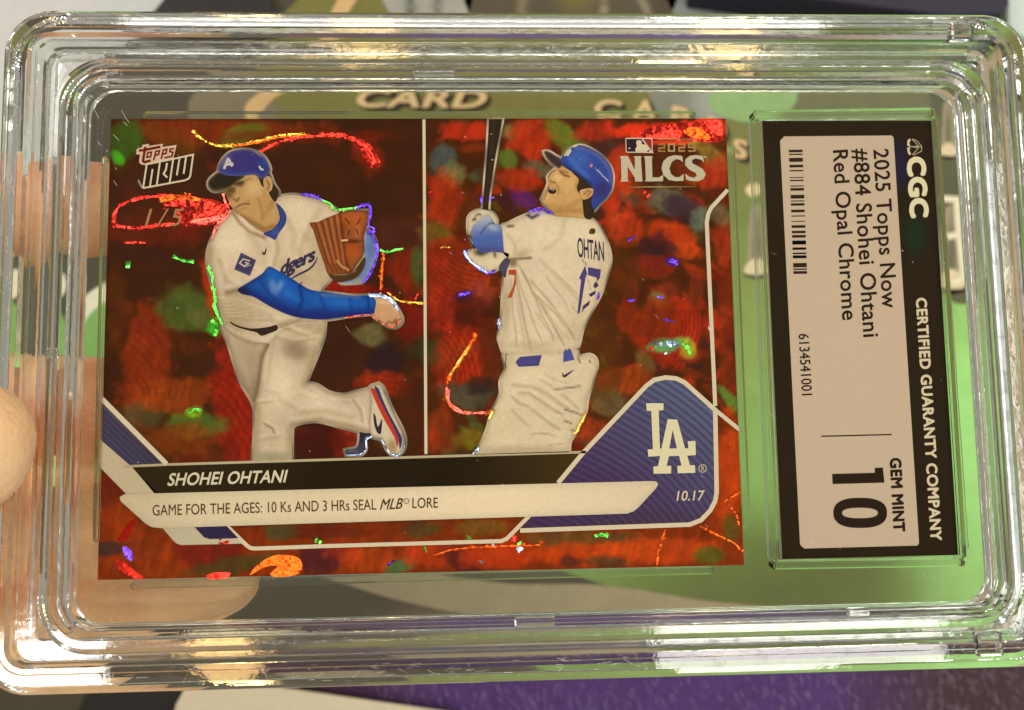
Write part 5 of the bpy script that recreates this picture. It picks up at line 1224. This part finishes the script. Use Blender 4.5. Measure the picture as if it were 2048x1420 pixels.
flat_piece('label_panel', [(1568, 273), (1783, 271), (1787, 275), (1838, 1086), (1835, 1091), (1608, 1097), (1600, 1089), (1560, 282)], (188, 169, 138), [('e', 1720, 700, 200, 300, 0, (192, 171, 140), .6)], None, 1, label, 9, False, MAT_PAPER)
BLK = (40, 27, 16)
def lab(txt, p0, p1, up, col=BLK, off=0.014, sp=1.0, layer=2): return lettering('label_text', txt, p0, p1, up, col, label, layer, off, sp, None, MAT_PAPER)
lab('2025 Topps Now', (1747, 299), (1765, 617), (1776, 297), sp=1.04)
lab('#884 Shohei Ohtani', (1706, 298), (1727, 675), (1736, 296), sp=1.04)
lab('Red Opal Chrome', (1666, 301), (1685, 641), (1695, 299), sp=1.04)
lab('6134541001', (1597, 668), (1604, 791), (1617, 667), off=0.010)
lab('GEM MINT', (1780, 916), (1788, 1064), (1801, 915), off=0.045, sp=1.08)
lab('CERTIFIED GUARANTY COMPANY', (1832, 596), (1862, 1082), (1852, 595), (206, 192, 152), 0.035, 1.06)
lab('CGC', (1815, 314), (1822, 437), (1848, 312), (214, 204, 160), 0.055, 1.05)
stroke('label_rule', [[(1642, 872.5), (1783, 869)]], 2.6, BLK, None, 2, label, MAT_PAPER)
ZL = (1540, 820, 4.58)
flat_piece('grade_digit', [(568, 585), (960, 575), (958, 530), (1033, 527), (1047, 665), (573, 678)], BLK, None, ZL, 2, label, 12, False, MAT_PAPER)
se = lambda cx, cy_, rx, ry, e: [(cx + rx * math.copysign(abs(math.cos(t)) ** (2 / e), math.cos(t)), cy_ + ry * math.copysign(abs(math.sin(t)) ** (2 / e), math.sin(t))) for t in np.linspace(0, 2 * math.pi, 49)[:-1]]
flat_piece('grade_digit', se(825, 942, 246, 138, 2.5), BLK, None, ZL, 2, label, 12, False, MAT_PAPER, holes=[se(823, 943, 164, 48, 2.4)])
Z9 = (1520, 220, 4.734)
em2 = stroke('label_emblem', [[(1440, 275), (1480, 290), (1530, 345), (1528, 390), (1450, 430)], [(1440, 280), (1500, 340), (1430, 350), (1500, 360), (1440, 425)], [(1415, 345), (1530, 350)]], 6, (190, 178, 138), Z9, 2, label, MAT_PAPER)
flat_piece('emblem_leaf', [(1395, 290), (1415, 272), (1428, 280), (1412, 310), (1420, 345), (1392, 338)], (206, 194, 150), None, Z9, 2, em2, 8, True, MAT_PAPER)
flat_piece('emblem_leaf', [(1392, 360), (1422, 350), (1414, 385), (1430, 420), (1415, 428), (1398, 405)], (206, 194, 150), None, Z9, 2, em2, 8, True, MAT_PAPER)
BARS = [(378, 402), (415, 427), (455, 492), (520, 545), (570, 582), (637, 645), (662, 675), (716, 726), (740, 765), (805, 840), (858, 868), (884, 907), (945, 970), (1000, 1010), (1052, 1060), (1092, 1117), (1145, 1168), (1185, 1210), (1237, 1275), (1303, 1325), (1355, 1366), (1380, 1405)]
gb = [(220 + a / 4.734, 220 + b_ / 4.734) for a, b_ in BARS] + [(470 + a / 2.926 + 50, 470 + b_ / 2.926 + 50) for a, b_ in ()]
gb += [(470 + a / 2.926, 470 + b_ / 2.926) for a, b_ in ((37, 54), (75, 86), (104, 112), (120, 134), (165, 190), (197, 205), (212, 228))]
V = []; F = []
for ya, yb in gb:
    s = len(V)
    for y in (ya, yb):
        xl = 1576.5 + (y - 300) * 0.0375 + 1; V += [(xl, y), (xl + 27.3, y - 0.4)]
    F.append((s + 2, s + 3, s + 1, s))
me = mesh_from('barcode', W(px_to_plane(np.array(V)), 0.04), F)
set_cols(me, np.tile(lin((44, 32, 20)), (len(V), 1)))
link('barcode', me, label, MAT_PAPER)

# ================================================================== the hand
def capsule(bm, a, b, ra, rb, n=18):
    a, b = Vector(a), Vector(b)
    d = (b - a); L = max(d.length, 1e-6); d.normalize()
    q = Vector((0, 0, 1)).rotation_difference(d)
    rings = []
    prof = [(-ra * math.cos(t), ra * math.sin(t)) for t in np.linspace(0.05, math.pi / 2, 6)] + [(L + rb * math.sin(t), rb * math.cos(t)) for t in np.linspace(0, math.pi / 2 - 0.05, 6)]
    for h, r in prof:
        rings.append([bm.verts.new(a + q @ Vector((r * math.cos(2 * math.pi * k / n), r * math.sin(2 * math.pi * k / n), h))) for k in range(n)])
    for r0, r1 in zip(rings, rings[1:]):
        for k in range(n): bm.faces.new((r0[k], r0[(k + 1) % n], r1[(k + 1) % n], r1[k]))
    bm.faces.new(rings[0][::-1]); bm.faces.new(rings[-1])
def PX(px, py, z):
    x, y = px_to_plane([(px, py)], z)[0]
    return (x, y, z)
FINGERS = [  # joints (mm, card frame), radii
 [PX(-330, 560, -20), PX(-130, 450, -17.5), PX(120, 420, -13.8), PX(330, 418, -12.0)], [8.8, 8.4, 8.0, 6.6],
 [PX(-330, 800, -22), PX(-120, 815, -19.0), PX(160, 818, -14.2), PX(420, 820, -12.3)], [9.2, 8.8, 8.4, 7.0],
 [PX(-330, 1010, -23), PX(-110, 1040, -19.5), PX(170, 1052, -14.2), PX(430, 1060, -12.0)], [9.0, 8.6, 8.2, 6.8],
 [PX(-330, 1200, -24), PX(-100, 1262, -20.0), PX(160, 1252, -13.5), PX(440, 1150, -10.8)], [8.6, 8.2, 7.4, 6.2],
]
bm = bmesh.new()
for pts, rad in zip(FINGERS[0::2], FINGERS[1::2]):
    for i in range(3): capsule(bm, pts[i], pts[i + 1], rad[i], rad[i + 1])
# palm: knuckles to wrist
wr = [(-128, -30, -34), (-126, -46, -34)]
for pts in FINGERS[0::2]:
    for w in wr: capsule(bm, pts[0], w, 9.5, 15)
kn = [p[0] for p in FINGERS[0::2]]
for a, b_ in zip(kn, kn[1:]): capsule(bm, a, b_, 9.5, 9.5)
mid = [tuple((np.array(k) * 0.5 + np.array(wr[0]) * 0.5)) for k in kn]
for a, b_ in zip(mid, mid[1:]): capsule(bm, a, b_, 13, 13)
capsule(bm, wr[0], (-190, -60, -44), 19, 23); capsule(bm, wr[1], (-190, -72, -44), 19, 23)
# thumb: from the base of the palm, round the edge, onto the front of the rail
TH = [((-112, -38, -22), 15.0), ((-90, -30, -4), 12.5), ((-76, -20, 9.0), 9.8), PX(-80, 905, 10.5), PX(-58, 880, 10.9)]
capsule(bm, TH[0][0], TH[1][0], 15, 12.5); capsule(bm, TH[1][0], TH[2][0], 12.5, 10.2)
capsule(bm, TH[2][0], TH[3], 10.2, 8.2); capsule(bm, TH[3], TH[4], 8.0, 7.4)
capsule(bm, TH[0][0], wr[0], 15, 15)
for v in bm.verts: v.co = Vector((v.co.x * MM, v.co.y * MM, v.co.z * MM + LIFT))
me = bpy.data.meshes.new('hand'); bm.to_mesh(me); bm.free()
tmp = bpy.data.objects.new('hand_tmp', me); COL.objects.link(tmp)
r = tmp.modifiers.new('r', 'REMESH'); r.mode = 'VOXEL'; r.voxel_size = 0.0009
sm = tmp.modifiers.new('s', 'SMOOTH'); sm.factor = 0.5; sm.iterations = 9
dg = bpy.context.evaluated_depsgraph_get()
hm = bpy.data.meshes.new_from_object(tmp.evaluated_get(dg))
bpy.data.objects.remove(tmp); bpy.data.meshes.remove(me)
hm.name = 'hand'
hm.polygons.foreach_set('use_smooth', [True] * len(hm.polygons))
m, nt, b = new_mat('skin')
n1 = noise(nt, 55, 4); n2 = noise(nt, 900, 4)
rr = ramp(nt, n1.outputs['Fac'], [(0.3, (0.82, 0.37, 0.19)), (0.5, (0.90, 0.55, 0.28)), (0.7, (0.94, 0.66, 0.36))])
nt.links.new(rr.outputs['Color'], b.inputs['Base Color'])
b.inputs['Roughness'].default_value = 0.5
b.inputs['Subsurface Weight'].default_value = 0.25
b.inputs['Subsurface Radius'].default_value = (0.006, 0.002, 0.001)
b.inputs['Subsurface Scale'].default_value = 1.0
bump(nt, b, n2.outputs['Fac'], 0.45, 0.0008)
hand = link('hand', hm, None, m)
tag(hand, 'bare hand gripping the slab at its left edge, thumb in front and fingers behind', 'hand')
